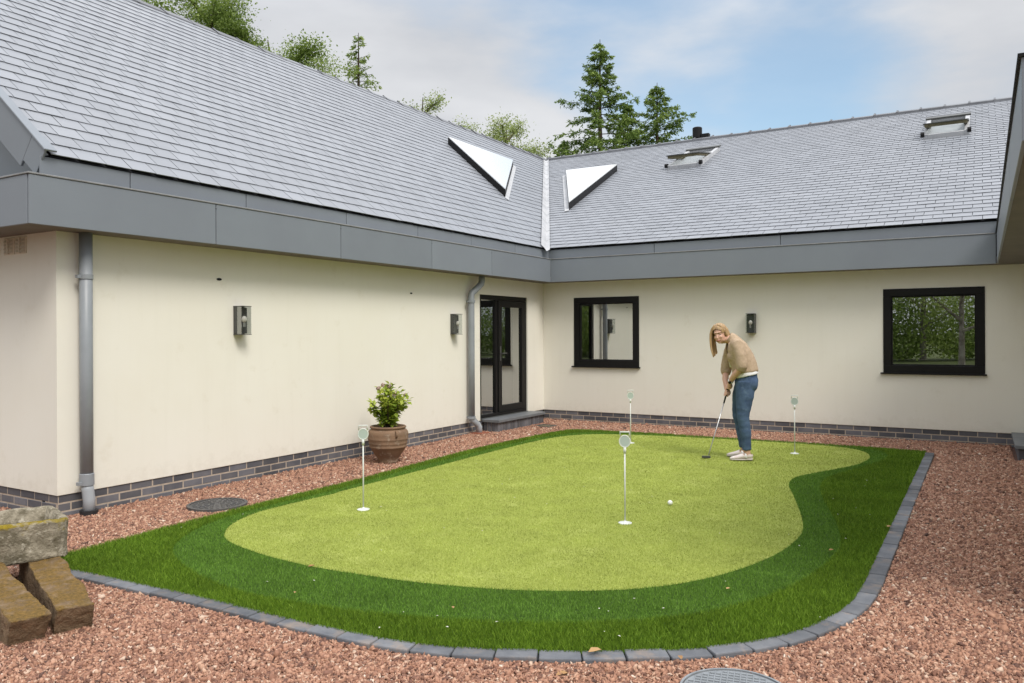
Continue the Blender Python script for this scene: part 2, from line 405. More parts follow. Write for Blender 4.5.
# ------------------------------------------------------------------ camera
CAM = Vector((6.8173, -12.5571, 1.55))
yaw, roll = -0.53714, -0.00451
fw = Vector((math.sin(yaw), math.cos(yaw), 0)); rt = Vector((math.cos(yaw), -math.sin(yaw), 0)); up = Vector((0, 0, 1))
r3 = rt * math.cos(roll) + up * math.sin(roll)
u3 = -rt * math.sin(roll) + up * math.cos(roll)
cam = bpy.data.cameras.new('camera')
cam.sensor_width = 36; cam.lens = 36 * 790.705 / 1024
cam.shift_y = -(341.5 - 333.33) / 1024
cam.clip_start = 0.05; cam.clip_end = 2000
co = bpy.data.objects.new('camera', cam); link(co)
mw = Matrix.Identity(4)
for i in range(3):
    mw[i][0] = r3[i]; mw[i][1] = u3[i]; mw[i][2] = -fw[i]; mw[i][3] = CAM[i]
co.matrix_world = mw
SC.camera = co

# ------------------------------------------------------------------ light
SUN_EL, SUN_AZ = R(50), R(117)      # azimuth clockwise from +Y
w = bpy.data.worlds.new('World'); SC.world = w; w.use_nodes = True
wt = NT(w); nt = w.node_tree
bg = nt.nodes['Background']; bg.inputs['Strength'].default_value = 0.10
sky = wt.n('ShaderNodeTexSky', sky_type='NISHITA'); sky.sun_disc = False
sky.sun_elevation = SUN_EL; sky.sun_rotation = SUN_AZ; sky.air_density = 1.0; sky.dust_density = 0.6; sky.ozone_density = 1.5
tc = wt.n('ShaderNodeTexCoord')
mp = wt.n('ShaderNodeMapping'); mp.inputs['Scale'].default_value = (1, 1, 2.8); mp.inputs['Location'].default_value = (0.35, 0.1, 0.2)
wt.l(tc.outputs['Generated'], mp.inputs['Vector'])
nz = wt.n('ShaderNodeTexNoise', i_Scale=3.4, i_Detail=8.0, i_Roughness=.5); wt.l(mp.outputs[0], nz.inputs['Vector'])
# an opening in the cloud, at a fixed place in the sky
hole_dir = Vector((0, 0, 0)) + fw * 790 + rt * (712 - 512) + up * (333 - 40)
hole_dir.normalize()
dp = wt.n('ShaderNodeVectorMath', operation='DOT_PRODUCT'); dp.inputs[1].default_value = hole_dir
nv = wt.n('ShaderNodeVectorMath', operation='NORMALIZE'); wt.l(tc.outputs['Generated'], nv.inputs[0]); wt.l(nv.outputs[0], dp.inputs[0])
hm = wt.n('ShaderNodeMapRange', interpolation_type='SMOOTHSTEP'); hm.inputs[1].default_value = math.cos(R(17)); hm.inputs[2].default_value = math.cos(R(2)); hm.inputs[3].default_value = 0.0; hm.inputs[4].default_value = 0.34
wt.l(dp.outputs['Value'], hm.inputs[0])
sb = wt.n('ShaderNodeMath', operation='SUBTRACT'); wt.l(nz.outputs[0], sb.inputs[0]); wt.l(hm.outputs[0], sb.inputs[1])
cm = wt.n('ShaderNodeMapRange', interpolation_type='SMOOTHSTEP'); cm.inputs[1].default_value = 0.06; cm.inputs[2].default_value = 0.44; cm.inputs[3].default_value = 0.36
wt.l(sb.outputs[0], cm.inputs[0])
# cloud brightness: soft mottling; an overcast sky is brighter overhead
sx = wt.n('ShaderNodeSeparateXYZ'); wt.l(nv.outputs[0], sx.inputs[0])
zb = wt.n('ShaderNodeMapRange'); zb.inputs[1].default_value = 0.35; zb.inputs[2].default_value = 1.0; zb.inputs[3].default_value = 1.0; zb.inputs[4].default_value = 2.9
wt.l(sx.outputs[2], zb.inputs[0])
n2 = wt.n('ShaderNodeTexNoise', i_Scale=3.4, i_Detail=6.0, i_Roughness=.5); wt.l(mp.outputs[0], n2.inputs['Vector'])
cmix = wt.n('ShaderNodeMix', data_type='RGBA'); cmix.inputs[6].default_value = (4.6, 4.75, 5.05, 1); cmix.inputs[7].default_value = (5.9, 6.0, 6.2, 1)
nr = wt.n('ShaderNodeMapRange'); nr.inputs[1].default_value = .35; nr.inputs[2].default_value = .65; wt.l(n2.outputs[0], nr.inputs[0]); wt.l(nr.outputs[0], cmix.inputs[0])
cv = wt.n('ShaderNodeVectorMath', operation='SCALE'); wt.l(cmix.outputs[2], cv.inputs[0]); wt.l(zb.outputs[0], cv.inputs['Scale'])
# thin veil in front of the blue
sv = wt.n('ShaderNodeVectorMath', operation='MULTIPLY'); wt.l(sky.outputs[0], sv.inputs[0]); sv.inputs[1].default_value = (1.25, 1.55, 1.5)
fin = wt.n('ShaderNodeMix', data_type='RGBA'); wt.l(cm.outputs[0], fin.inputs[0]); wt.l(sv.outputs[0], fin.inputs[6]); wt.l(cv.outputs[0], fin.inputs[7])
wt.l(fin.outputs[2], bg.inputs['Color'])
sun = bpy.data.lights.new('sun', 'SUN'); sun.energy = 2.0; sun.angle = R(22); sun.color = (1.0, 0.95, 0.87)
so = bpy.data.objects.new('sun', sun); link(so)
sd = Vector((math.sin(SUN_AZ) * math.cos(SUN_EL), math.cos(SUN_AZ) * math.cos(SUN_EL), math.sin(SUN_EL)))
so.rotation_euler = sd.to_track_quat('Z', 'Y').to_euler()
so.location = (10, -20, 20)
vs_ = SC.view_settings
vs_.view_transform = 'Standard'; vs_.look = 'None'; vs_.gamma = 1; vs_.use_curve_mapping = False; vs_.exposure = 0.39
SC.cycles.use_denoising = True
SC.cycles.max_bounces = 8; SC.cycles.diffuse_bounces = 4; SC.cycles.glossy_bounces = 4; SC.cycles.transparent_max_bounces = 12
SC.cycles.sample_clamp_indirect = 6.0

# ------------------------------------------------------------------ house
house = tag(empty('house', (0, 0, 0)), 'cream rendered single storey house with grey slate roofs and dark grey fascia around the courtyard', 'house')
ZP, ZS, ZF, ZB = 0.175, 2.44, 2.835, 3.01
XR = 6.978
W1 = (0.615, 1.835, 0.970, 2.170)
W2 = (5.580, 6.843, 0.963, 2.162)
DR = (-2.10, -0.585, 0.198, 2.170)

def wall_holes(mb, axis, pos, u0, u1, z0, z1, holes, inward, depth):
    """sheet at x=pos (axis 0) or y=pos (axis 1) with openings and their reveals going to pos+inward*depth"""
    def P(u, z, d=0.0):
        q = pos + inward * d
        return (q, u, z) if axis == 0 else (u, q, z)
    us = sorted({u0, u1} | {h[0] for h in holes} | {h[1] for h in holes})
    zs = sorted({z0, z1} | {h[2] for h in holes} | {h[3] for h in holes})
    for i in range(len(us) - 1):
        for j in range(len(zs) - 1):
            uc, zc = (us[i] + us[i + 1]) / 2, (zs[j] + zs[j + 1]) / 2
            if any(h[0] < uc < h[1] and h[2] < zc < h[3] for h in holes): continue
            mb.quad(P(us[i], zs[j]), P(us[i + 1], zs[j]), P(us[i + 1], zs[j + 1]), P(us[i], zs[j + 1]))
            mb.quad(P(us[i], zs[j], depth), P(us[i + 1], zs[j], depth), P(us[i + 1], zs[j + 1], depth), P(us[i], zs[j + 1], depth))
    for h in holes:
        a, b, c, d = h
        for (p, q) in (((a, c), (b, c)), ((b, c), (b, d)), ((b, d), (a, d)), ((a, d), (a, c))):
            mb.quad(P(*p), P(*q), P(*q, depth), P(*p, depth))
    mb.quad(P(u0, z0), P(u1, z0), P(u1, z0, depth), P(u0, z0, depth))

mb = MB(); wall_holes(mb, 0, 0.0, -8.734, 0.0, ZP, 2.60, [DR], -1, .3); mb.build('wall', M['render'], house)
mb = MB(); wall_holes(mb, 1, -8.734, -6.0, 0.0, ZP, 2.60, [], 1, .3); mb.build('wall', M['render'], house)
mb = MB(); wall_holes(mb, 1, 0.0, 0.0, 7.5, ZP, 2.60, [W1, W2], 1, .3); mb.build('wall', M['render'], house)
mb = MB(); wall_holes(mb, 0, 7.5, -7.75, 0.0, ZP, 2.60, [], 1, .3); wall_holes(mb, 1, -7.75, 7.5, 12.0, ZP, 2.60, [], 1, .3); mb.build('wall', M['render'], house)

# brick plinth, one brick at a time inside one mesh
mo = MB(); br = MB()
def plinth(axis, pos, u0, u1, out):
    set_ = pos - out * 0.010
    q0, q1 = sorted((set_ - out * .002, set_ - out * .2))
    if axis == 0: mo.box(q0, q1, u0, u1, -.18, ZP - .002)
    else: mo.box(u0, u1 - .25 if pos < -1 else u1, q0, q1, -.18, ZP - .002)
    for k in range(4):
        z1 = ZP - .004 - .075 * k; z0 = z1 - .064
        u = u0 - (.1125 if k % 2 else 0.0)
        while u < u1:
            a, b = max(u + .005, u0 + .001), min(u + .220, u1 - .001)
            if b - a > .02:
                j = random.uniform(-.0012, .0012)
                p0, p1 = sorted((set_ + j, set_ - out * .05))
                if axis == 0: br.box(p0, p1, a, b, z0, z1, random.random())
                else: br.box(a, b, p0, p1, z0, z1, random.random())
            u += .225
plinth(0, 0.0, -8.722, -0.012, 1); plinth(1, -8.734, -6.0, -.012, -1); plinth(1, 0.0, 0.0, 7.5, -1); plinth(0, 7.5, -7.7, 0.0, -1)
pl = mo.build('plinth', M['mortar'], house); br.build('bricks', M['brick'], pl, bevel=.003, seg=1)

# eaves: soffit, fascia, trim, upper board
mb = MB()
mb.box(-6, .325, -9.128, -8.734, ZS + .006, ZS + .02); mb.box(0.0, .325, -8.734, -.325, ZS + .006, ZS + .02)
mb.box(0.0, 7.5, -.325, 0.0, ZS + .006, ZS + .02); mb.box(XR + .006, 7.5, -7.75, -.325, ZS + .006, ZS + .02); mb.box(XR + .006, 12, -8.14, -7.75, ZS + .006, ZS + .02)
mb.build('soffit', M['soffit'], house)
fa = MB()
def run(axis, pos, cuts, z0, z1, th, gap=.004):
    for a, b in zip(cuts[:-1], cuts[1:]):
        q0, q1 = sorted((pos, pos + th))
        tn = random.random()
        if axis == 0: fa.box(q0, q1, a + gap, b - gap, z0, z1, tn)
        else: fa.box(a + gap, b - gap, q0, q1, z0, z1, tn)
run(0, .331, [-9.134, -7.353, -5.589, -3.8, -2.258, -.3265], ZS, ZF, -.02)
run(1, -9.134, [-6, -3.2, -1.2, .307], ZS, ZF, .02)
run(1, -.331, [.327, XR - .004], ZS, ZF, .02)
run(0, XR, [-8.15, -6.2, -4.2, -2.2, -.355], ZS, ZF, .02)
run(1, -8.15, [XR + .024, 9, 12], ZS, ZF, .02)
fb = fa.build('fascia', M['fascia'], house, bevel=.003, seg=1)
mb = MB()     # dark backing behind the fascia joints
mb.box(.295, .309, -9.1, -.36, ZS + .03, ZF - .02); mb.box(-6, .295, -9.112, -9.09, ZS + .03, ZF - .02)
mb.build('backing', M['black'], fb)
tr = MB()
tr.box(.27, .339, -9.142, -.339, ZF + .001, ZF + .016); tr.box(-6, .27, -9.142, -9.07, ZF + .001, ZF + .016)
tr.box(.339, XR - .017, -.339, -.27, ZF + .001, ZF + .016)
tr.build('fascia_trim', M['trim'], fb, bevel=.003, seg=1)
mb = MB(); mb.box(XR - .016, XR + .06, -8.158, -.339, ZF + .001, ZF + .016); mb.build('gutter_lip', M['black'], fb)
fa = MB()
run(0, .245, [-9.0, -8.207, -6.906, -5.4, -4.0, -2.7, -1.405, -.2], ZF + .0, ZB, -.02)
run(1, -.245, [.2, 2.2, 4.2, XR + .05], ZF + .0, ZB, .02)
run(0, XR + .09, [-8.05, -5, -2, -.2], ZF, ZB, .02)
fa.build('gutter_board', M['fascia'], house, bevel=.003, seg=1)
mb = MB()
mb.box(.12, .20, -8.9, -.2, 2.55, ZB + .03); mb.box(.2, XR + .05, -.20, -.12, 2.55, ZB + .03); mb.box(XR + .12, XR + .2, -8.0, -.2, 2.55, ZB + .03)
mb.build('eaves_closer', M['underlay'], house)
mb = MB()
mb.box(.225, .33, -9.05, -.25, ZF - .05, ZF - .04); mb.box(.225, XR + .08, -.33, -.225, ZF - .05, ZF - .04); mb.box(XR + .03, XR + .09, -8.1, -.3, ZF - .05, ZF - .04)
mb.build('gutter', M['black'], house)

# roofs
XE = .27; RX, RY, RZ = -4.55, 8.60, 6.80
TL = (RZ - 3.025) / (XE - RX); TB = (RZ - 3.035) / (RY + XE)
def zL(x): return 3.025 + TL * (XE - x)
def zB(y): return 3.035 + TB * (y + XE)
VA = Vector((.33, -.52, 0)); VBp = Vector((-4.55, 8.60, 0)); VD = (VBp - VA).normalized(); VN = Vector((VD.y, -VD.x, 0))   # VN points to +x,+y.. side of the back roof
if VN.x < 0: VN = -VN
def clip(o, co_, no, clear_outer=True):
    bm = bmesh.new(); bm.from_mesh(o.data)
    bmesh.ops.bisect_plane(bm, geom=bm.verts[:] + bm.edges[:] + bm.faces[:], plane_co=co_, plane_no=no, clear_outer=clear_outer)
    bm.to_mesh(o.data); bm.free(); o.data.update()

def slates(mb, O, U, V, N, ulen, vlen, w_, gauge, u_off=0.0):
    n = int(vlen / gauge) + 1
    for k in range(n):
        v0 = k * gauge; v1 = min(v0 + gauge + .07, vlen + .01)
        u = -(w_ / 2 if k % 2 else 0.0) + u_off
        while u < ulen:
            a, b = max(u + .0035, 0), min(u + w_ - .0035, ulen)
            if b - a > .03:
                j = random.uniform(-.002, .002); h0 = .013 + random.uniform(0, .003); h1 = .002
                e = random.uniform(-.004, .004)
                p = [O + U * a + V * (v0 + j), O + U * b + V * (v0 + j + e * .5), O + U * b + V * v1, O + U * a + V * v1]
                t = [p[0] + N * h0, p[1] + N * (h0 + e * .3), p[2] + N * h1, p[3] + N * h1]
                bt = [p[0] + N * (h0 - .006), p[1] + N * (h0 - .006)]
                mb.add(t + bt, [(0, 1, 2, 3), (4, 5, 1, 0), (4, 0, 3), (1, 5, 2)], min(1, max(0, random.gauss(.5, .22))))
            u += w_

GL = .20
roof = MB()
U = Vector((0, 1, 0)); V = Vector((RX - XE, 0, RZ - 3.025)); LL = V.length; V.normalize(); N = U.cross(V); N = N if N.z > 0 else -N
slates(roof, Vector((XE, -8.93, 3.025)), U, V, N, 18.0, LL, .24, GL)
oL = roof.build('roof', M['slate'], house)
clip(oL, VA - VN * .055, VN)
mb = MB()
mb.quad((XE - .02, -8.92, zL(XE) - .012), (XE - .02, 9.2, zL(XE) - .012), (RX, 9.2, RZ - .012), (RX, -8.92, RZ - .012))
oU = mb.build('underlay', M['underlay'], oL); clip(oU, VA, VN)
mb = MB(); mb.quad((RX, -8.92, RZ - .012), (RX, 8.6, RZ - .012), (RX - 4.8, 8.6, RZ - 3.8), (RX - 4.8, -8.92, RZ - 3.8)); mb.build('back_slope', M['underlay'], oL)
roof = MB()
U = Vector((1, 0, 0)); V = Vector((0, RY + XE, RZ - 3.035)); LB = V.length; V.normalize(); N = U.cross(V); N = N if N.z > 0 else -N
BU, BV, BN = U.copy(), V.copy(), N.copy()
slates(roof, Vector((-4.6, -XE, 3.035)), U, V, N, 15.5, LB, .24, GL, -.1)
oB = roof.build('roof', M['slate'], house)
clip(oB, VA + VN * .055, -VN)
mb = MB()
mb.quad((-4.6, -XE + .02, 3.035 - .012), (11, -XE + .02, 3.035 - .012), (11, RY, RZ - .012), (-4.6, RY, RZ - .012))
oU = mb.build('underlay', M['underlay'], oB); clip(oU, VA, -VN)
mb = MB(); mb.quad((-4.55, RY, RZ - .012), (11, RY, RZ - .012), (11, RY + 8.5, RZ - 3.6), (-4.55, RY + 8.5, RZ - 3.6)); mb.build('back_slope', M['underlay'], oB)
# right wing slates (seen only from other places)
roof = MB()
U = Vector((0, 1, 0)); V = Vector((4.8, 0, 3.77)); LR = V.length; V.normalize(); N = U.cross(V); N = N if N.z > 0 else -N
slates(roof, Vector((XR + .06, -8.1, 3.025)), U, V, N, 9.6, LR, .24, GL)
oR = roof.build('roof', M['slate'], house)
mb = MB(); mb.quad((XR + .08, -8.09, 3.013), (XR + .08, 1.5, 3.013), (XR + 4.86, 1.5, 6.783), (XR + 4.86, -8.09, 6.783)); mb.build('underlay', M['underlay'], oR)

# lead valley, a folded strip lying in the angle of the two roofs
mb = MB()
npt = 15
for i in range(npt):
    t0, t1 = i / npt, (i + 1) / npt + .012
    p0 = VA.lerp(VBp, t0); p1 = VA.lerp(VBp, min(t1, 1))
    h = .018 + .006 * (npt - i) / npt
    def lz(p): return max(zL(p.x), 0)
    for s in (-1, 1):
        f = (lambda q: zL(q.x)) if s < 0 else (lambda q: zB(q.y))
        e0, e1 = p0 + VN * s * .075, p1 + VN * s * .075
        m0, m1 = p0 + VN * s * .02, p1 + VN * s * .02
        mb.quad((m0.x, m0.y, f(m0) + h + .01), (m1.x, m1.y, f(m1) + h + .004), (e1.x, e1.y, f(e1) + h + .022), (e0.x, e0.y, f(e0) + h + .028))
    a, b = p0 - VN * .02, p0 + VN * .02; c, d = p1 + VN * .02, p1 - VN * .02
    mb.quad((a.x, a.y, zL(a.x) + h + .01), (b.x, b.y, zB(b.y) + h + .01), (c.x, c.y, zB(c.y) + h + .004), (d.x, d.y, zL(d.x) + h + .004))
va = VA - VD * .0
mb.build('valley_lead', M['lead'], house)

# ridge tiles
mb = MB()
y = -9.0
while y < 8.5:
    y1 = min(y + .5, 8.62); tn = random.random(); dz = random.uniform(-.006, .006) - .05 * math.sin(math.pi * (y + 9) / 17.6)
    for s, tt in ((1, TL), (-1, .78)):
        mb.add([(RX, y, RZ + .055 + dz), (RX, y1 - .004, RZ + .05 + dz), (RX + s * .16, y1 - .004, RZ + .05 + dz - .16 * tt + .015), (RX + s * .16, y, RZ + .055 + dz - .16 * tt + .015),
                (RX, y, RZ + .03 + dz), (RX + s * .16, y, RZ - .16 * tt + .02 + dz), (RX + s * .16, y1 - .004, RZ - .16 * tt + .02 + dz)],
               [(0, 1, 2, 3), (0, 3, 5, 4), (3, 2, 6, 5)], tn)
        mb.obox((RX + s * .08, y + .02, RZ + .060 + dz - .08 * tt), (s * .085, 0, -.085 * tt), (0, .020, 0), (.004, 0, .010), tn * .6)
    y += .5
mb.build('ridge_tiles', M['ridge'], oL)
mb = MB()
x = RX + .1
while x < 11:
    x1 = min(x + .5, 11); tn = random.random(); dz = random.uniform(-.005, .005)
    for s in (1, -1):
        mb.add([(x, RY, RZ + .055 + dz), (x1 - .004, RY, RZ + .05 + dz), (x1 - .004, RY - s * .17, RZ + .05 + dz - .17 * TB + .01), (x, RY - s * .17, RZ + .055 + dz - .17 * TB + .01),
                (x, RY - s * .17, RZ - .17 * TB + .01), (x1 - .004, RY - s * .17, RZ - .17 * TB + .01)],
               [(0, 3, 2, 1), (3, 4, 5, 2)], tn)
        mb.obox((x + .02, RY - s * .08, RZ + .066 + dz - .08 * TB), (.022, 0, 0), (0, -s * .085, -.085 * TB), (0, .003, .014), tn * .6)
    x += .5
mb.build('ridge_tiles', M['ridge'], oB)

# gable end of the left wing: cladding, barge boards
mb = MB()
mb.add([(.20, -8.72, ZF), (RX, -8.72, ZF), (2 * RX - .2, -8.72, ZF), (RX, -8.72, RZ - .05), (.2, -8.72, 3.0)], [(0, 4, 3, 2, 1)])
mb.box(-6, .22, -9.1, -8.7, ZF - .03, ZF - .01)
mb.build('gable', M['fascia'], house)
mb = MB()
sl = Vector((RX - XE, 0, RZ - 3.025)).normalized(); nn = Vector((-sl.z, 0, sl.x)); nn = nn if nn.z > 0 else -nn
p0 = Vector((XE, 0, 3.04)); p1 = Vector((RX, 0, RZ + .015)); mid = (p0 + p1) / 2; hl = (p1 - p0).length / 2
off = Vector((0, -8.965, 0))
mb.obox(mid + off + nn * -.13 + sl * .12, sl * (hl - .12), (0, .012, 0), nn * .15, .4)
mb.obox(mid + Vector((0, -8.945, 0)) + nn * .028 + sl * .09, sl * (hl - .1), (0, .045, 0), nn * .008, .8)
mb.obox(p0 + Vector((0, -8.945, 0)) + nn * .032 + sl * .10, sl * .12, (0, .052, 0), nn * .009, .9)
mb.obox(p0 + off + nn * -.09 + sl * .10 + Vector((0, -.016, 0)), sl * .12, (0, .008, 0), nn * .12, .3)
mb.build('barge_board', M['fascia'], house, bevel=.004, seg=1)
mb = MB(); mb.box(-.35, -.33, -8.74, -8.72, ZF + .01, 3.3); mb.build('gable_joint', M['black'], house)

# window units
def window(a, b, c, d, y, rail=.105, rec=.0):
    f = MB()
    y0, y1 = y - .012, y + .06
    f.box(a, b, y0, y1, d - rail, d); f.box(a, b, y0, y1, c, c + rail)
    f.box(a, a + rail, y0, y1, c + rail, d - rail); f.box(b - rail, b, y0, y1, c + rail, d - rail)
    # inner bead, a little behind
    e = .018; i0, i1 = a + rail, b - rail; k0, k1 = c + rail, d - rail
    f.box(i0, i1, y + .008, y + .05, k1 - e, k1); f.box(i0, i1, y + .008, y + .05, k0, k0 + e)
    f.box(i0, i0 + e, y + .008, y + .05, k0 + e, k1 - e); f.box(i1 - e, i1, y + .008, y + .05, k0 + e, k1 - e)
    fo = f.build('window', M['black'], house, bevel=.004, seg=2)
    p = MB(); p.quad((i0 + e, y + .025, k0 + e), (i1 - e, y + .025, k0 + e), (i1 - e, y + .025, k1 - e), (i0 + e, y + .025, k1 - e)); p.build('pane', M['pane'], fo)
    s = MB(); s.box(a - .035, b + .02, y - .045, y + .04, c - .022, c + .001); s.build('sill', M['black'], fo, bevel=.004)
    return fo
window(*W1, 0.0); window(*W2, 0.0)

# glazed door with a side light, set back in its opening
def door():
    a, b, c, d = DR
    x1, x0 = -.022, -.092
    f = MB()
    f.box(x0, x1, a, b, d - .075, d); f.box(x0, x1, a, b, c, c + .055)
    for y0, y1 in ((a, a + .07), (b - .07, b), (-1.60, -1.53)):
        f.box(x0, x1, y0, y1, c + .055, d - .075)
    fo = f.build('door', M['black'], house, bevel=.004)
    l = MB()
    yl0, yl1, zl0, zl1 = -1.525, -.66, c + .06, d - .08
    xa, xb = -.082, -.008
    st = .105
    l.box(xa, xb, yl0, yl0 + st, zl0, zl1); l.box(xa, xb, yl1 - st, yl1, zl0, zl1)
    l.box(xa, xb, yl0 + st, yl1 - st, zl1 - st, zl1); l.box(xa, xb, yl0 + st, yl1 - st, zl0, zl0 + st)
    l.build('leaf', M['black'], fo, bevel=.004)
    p = MB(); p.quad((-.04, yl0 + st, zl0 + st), (-.04, yl1 - st, zl0 + st), (-.04, yl1 - st, zl1 - st), (-.04, yl0 + st, zl1 - st))
    p.quad((-.052, a + .07, c + .055), (-.052, -1.60, c + .055), (-.052, -1.60, d - .075), (-.052, a + .07, d - .075))
    p.build('pane', M['pane'], fo)
    h = MB(); h.box(-.0075, -.001, -1.49, -1.455, 1.10, 1.34); h.tube([(-.002, -1.472, 1.22), (.042, -1.472, 1.22)], .010); h.tube([(.042, -1.48, 1.22), (.042, -1.35, 1.22)], .009)
    h.build('handle', M['darkgrey'], fo)
    th = MB(); th.box(-.13, .01, a, b, c - .012, c + .004); th.build('threshold', M['darkgrey'], fo)
door()

# rooms behind the glass
mb = MB()
mb.box(-4.3, -.31, -4.5, -.05, .15, 2.55); del mb.f[3]          # no wall where the glazing is
mb.box(.05, 7.4, .31, 4.5, .15, 2.55); del mb.f[-4]
mb.build('interior', M['room'], house)

# down pipes with their brackets
def pipe_bracket(mb, x, y, z):
    mb.lathe([(.060, -.02), (.060, .02)], (x, y, z), 20)
    mb.box(x - .085, x - .05, y - .012, y + .012, z - .012, z + .012)
    mb.box(x - .02, x + .02, y - .085, y - .055, z - .014, z + .014)
p = MB(); px_, py_ = .085, -8.525
p.tube([(px_, py_, .26), (px_, py_, 1.2), (px_, py_, 2.445)], .0535, 24)
pipe = p.build('downpipe', M['pipe'], house, smooth=True)
p = MB(); p.lathe([(.058, .25), (.060, .255), (.060, .34), (.057, .345)], (px_, py_, 0), 24); pipe_bracket(p, px_, py_, .262); p.build('bracket', M['pipe'], pipe)
p = MB(); pipe_bracket(p, px_, py_, 2.06); p.build('bracket', M['pipe'], pipe)
p = MB(); p.tube([(px_, py_, .255), (px_ + .005, py_ + .005, .2), (px_ + .012, py_ + .012, .12), (px_ + .012, py_ + .012, -.02)], .050, 24); p.build('shoe_pipe', M['pipe2'], pipe, smooth=True)
p = MB(); p.lathe([(.075, -.03), (.075, .022), (.055, .026)], (px_ + .012, py_ + .012, 0), 24); p.build('gully', M['rubber'], pipe)
p = MB(); px_, py_ = .085, -2.47
p.tube([(px_, py_, .26), (px_, py_, 1.2), (px_, py_, 2.12), (px_, py_ + .02, 2.17), (px_ + .03, py_ + .16, 2.27), (px_ + .04, py_ + .22, 2.32), (px_ + .04, py_ + .24, 2.37), (px_ + .04, py_ + .24, 2.445)], .050, 24)
pipe = p.build('downpipe', M['pipe'], house, smooth=True)
for z_ in (.262, 2.04):
    p = MB(); pipe_bracket(p, px_, py_, z_); p.build('bracket', M['pipe'], pipe)
p = MB(); p.tube([(px_, py_, .27), (px_, py_, .245), (px_ + .04, py_ + .10, .15), (px_ + .05, py_ + .13, .11), (px_ + .05, py_ + .135, .0)], .048, 24); p.build('shoe_pipe', M['pipe2'], pipe, smooth=True)
p = MB(); p.box(px_ - .04, px_ + .16, py_ + .04, py_ + .25, -.03, .026); p.build('gully', M['clay'], pipe, bevel=.01)

# air vents on the return wall, small holes in the render
v = MB()
for x0 in (-.83, -.635):
    x1 = x0 + .175
    v.box(x0, x1, -8.742, -8.734, 2.28, 2.43, .5)
    for i in range(4):
        z = 2.295 + i * .032
        v.add([(x0 + .015, -8.743, z + .022), (x1 - .015, -8.743, z + .022), (x1 - .015, -8.758, z), (x0 + .015, -8.758, z)], [(0, 1, 2, 3)], .8)
    v.box(x0 + .082, x0 + .093, -8.760, -8.742, 2.285, 2.425)
v.build('air_vent', M['vent'], house)
for y, z, s in ((-7.055, 2.125, 1), (-3.845, 2.112, .8)):
    v = MB(); v.lathe([(.028 * s, 0), (.028 * s, .002)], (0, 0, 0), 12)
    n = 24
    v.v[-n:] = [(.0022 + (q[2]), y + q[0] * 1.2, z + q[1] * .5) for q in v.v[-n:]]
    v.build('weep_hole', M['black'], house)

# triangular roof lights either side of the valley
def roof_tri(pts, fz):
    th = .16
    top = [Vector((p[0], p[1], fz(p) + th)) for p in pts]; bot = [Vector((p[0], p[1], fz(p) - .03)) for p in pts]
    cen = sum(top, Vector()) / 3
    u = MB(); u.add(top + bot, [(0, 1, 2), (0, 3, 4, 1), (1, 4, 5, 2), (2, 5, 3, 0)])
    uo = u.build('rooflight', M['black'], house)
    g = MB(); t2 = [cen + (p - cen) * .995 + Vector((0, 0, .005)) for p in top]; g.add(t2 + [p + Vector((0, 0, .02)) for p in t2], [(3, 4, 5), (0, 1, 4, 3), (1, 2, 5, 4), (2, 0, 3, 5)])
    g.build('pane', M['sky_pane'], uo)
    return uo
zl = lambda p: zL(p[0]); zb = lambda p: zB(p[1])
TA = [(-3.01, 1.30), (-3.02, 4.05), (-1.25, .76)]
TBt = [(-2.43, 5.73), (-.98, 5.69), (-.61, 2.26)]
u1 = roof_tri(TA, zl); u2 = roof_tri(TBt, zb)
# lead skirts round them
def skirt(a, b, fz, wd, par, sgn):
    a = Vector((*a, 0)); b = Vector((*b, 0)); d = (b - a).normalized(); n = Vector((d.y, -d.x, 0)) * sgn
    m_ = MB(); q = [a - d * .12, b + d * .12, b + d * .12 + n * wd, a - d * .12 + n * wd]
    m_.add([(p.x, p.y, fz(p) + .034) for p in q] + [(p.x, p.y, fz(p) + .028) for p in q], [(0, 1, 2, 3), (2, 3, 7, 6), (0, 1, 5, 4), (1, 2, 6, 5), (3, 0, 4, 7)]); m_.build('lead_skirt', M['lead'], par)
skirt(TA[2], TA[1], zl, .07, u1, 1); skirt(TBt[2], TBt[0], zb, .09, u2, -1)

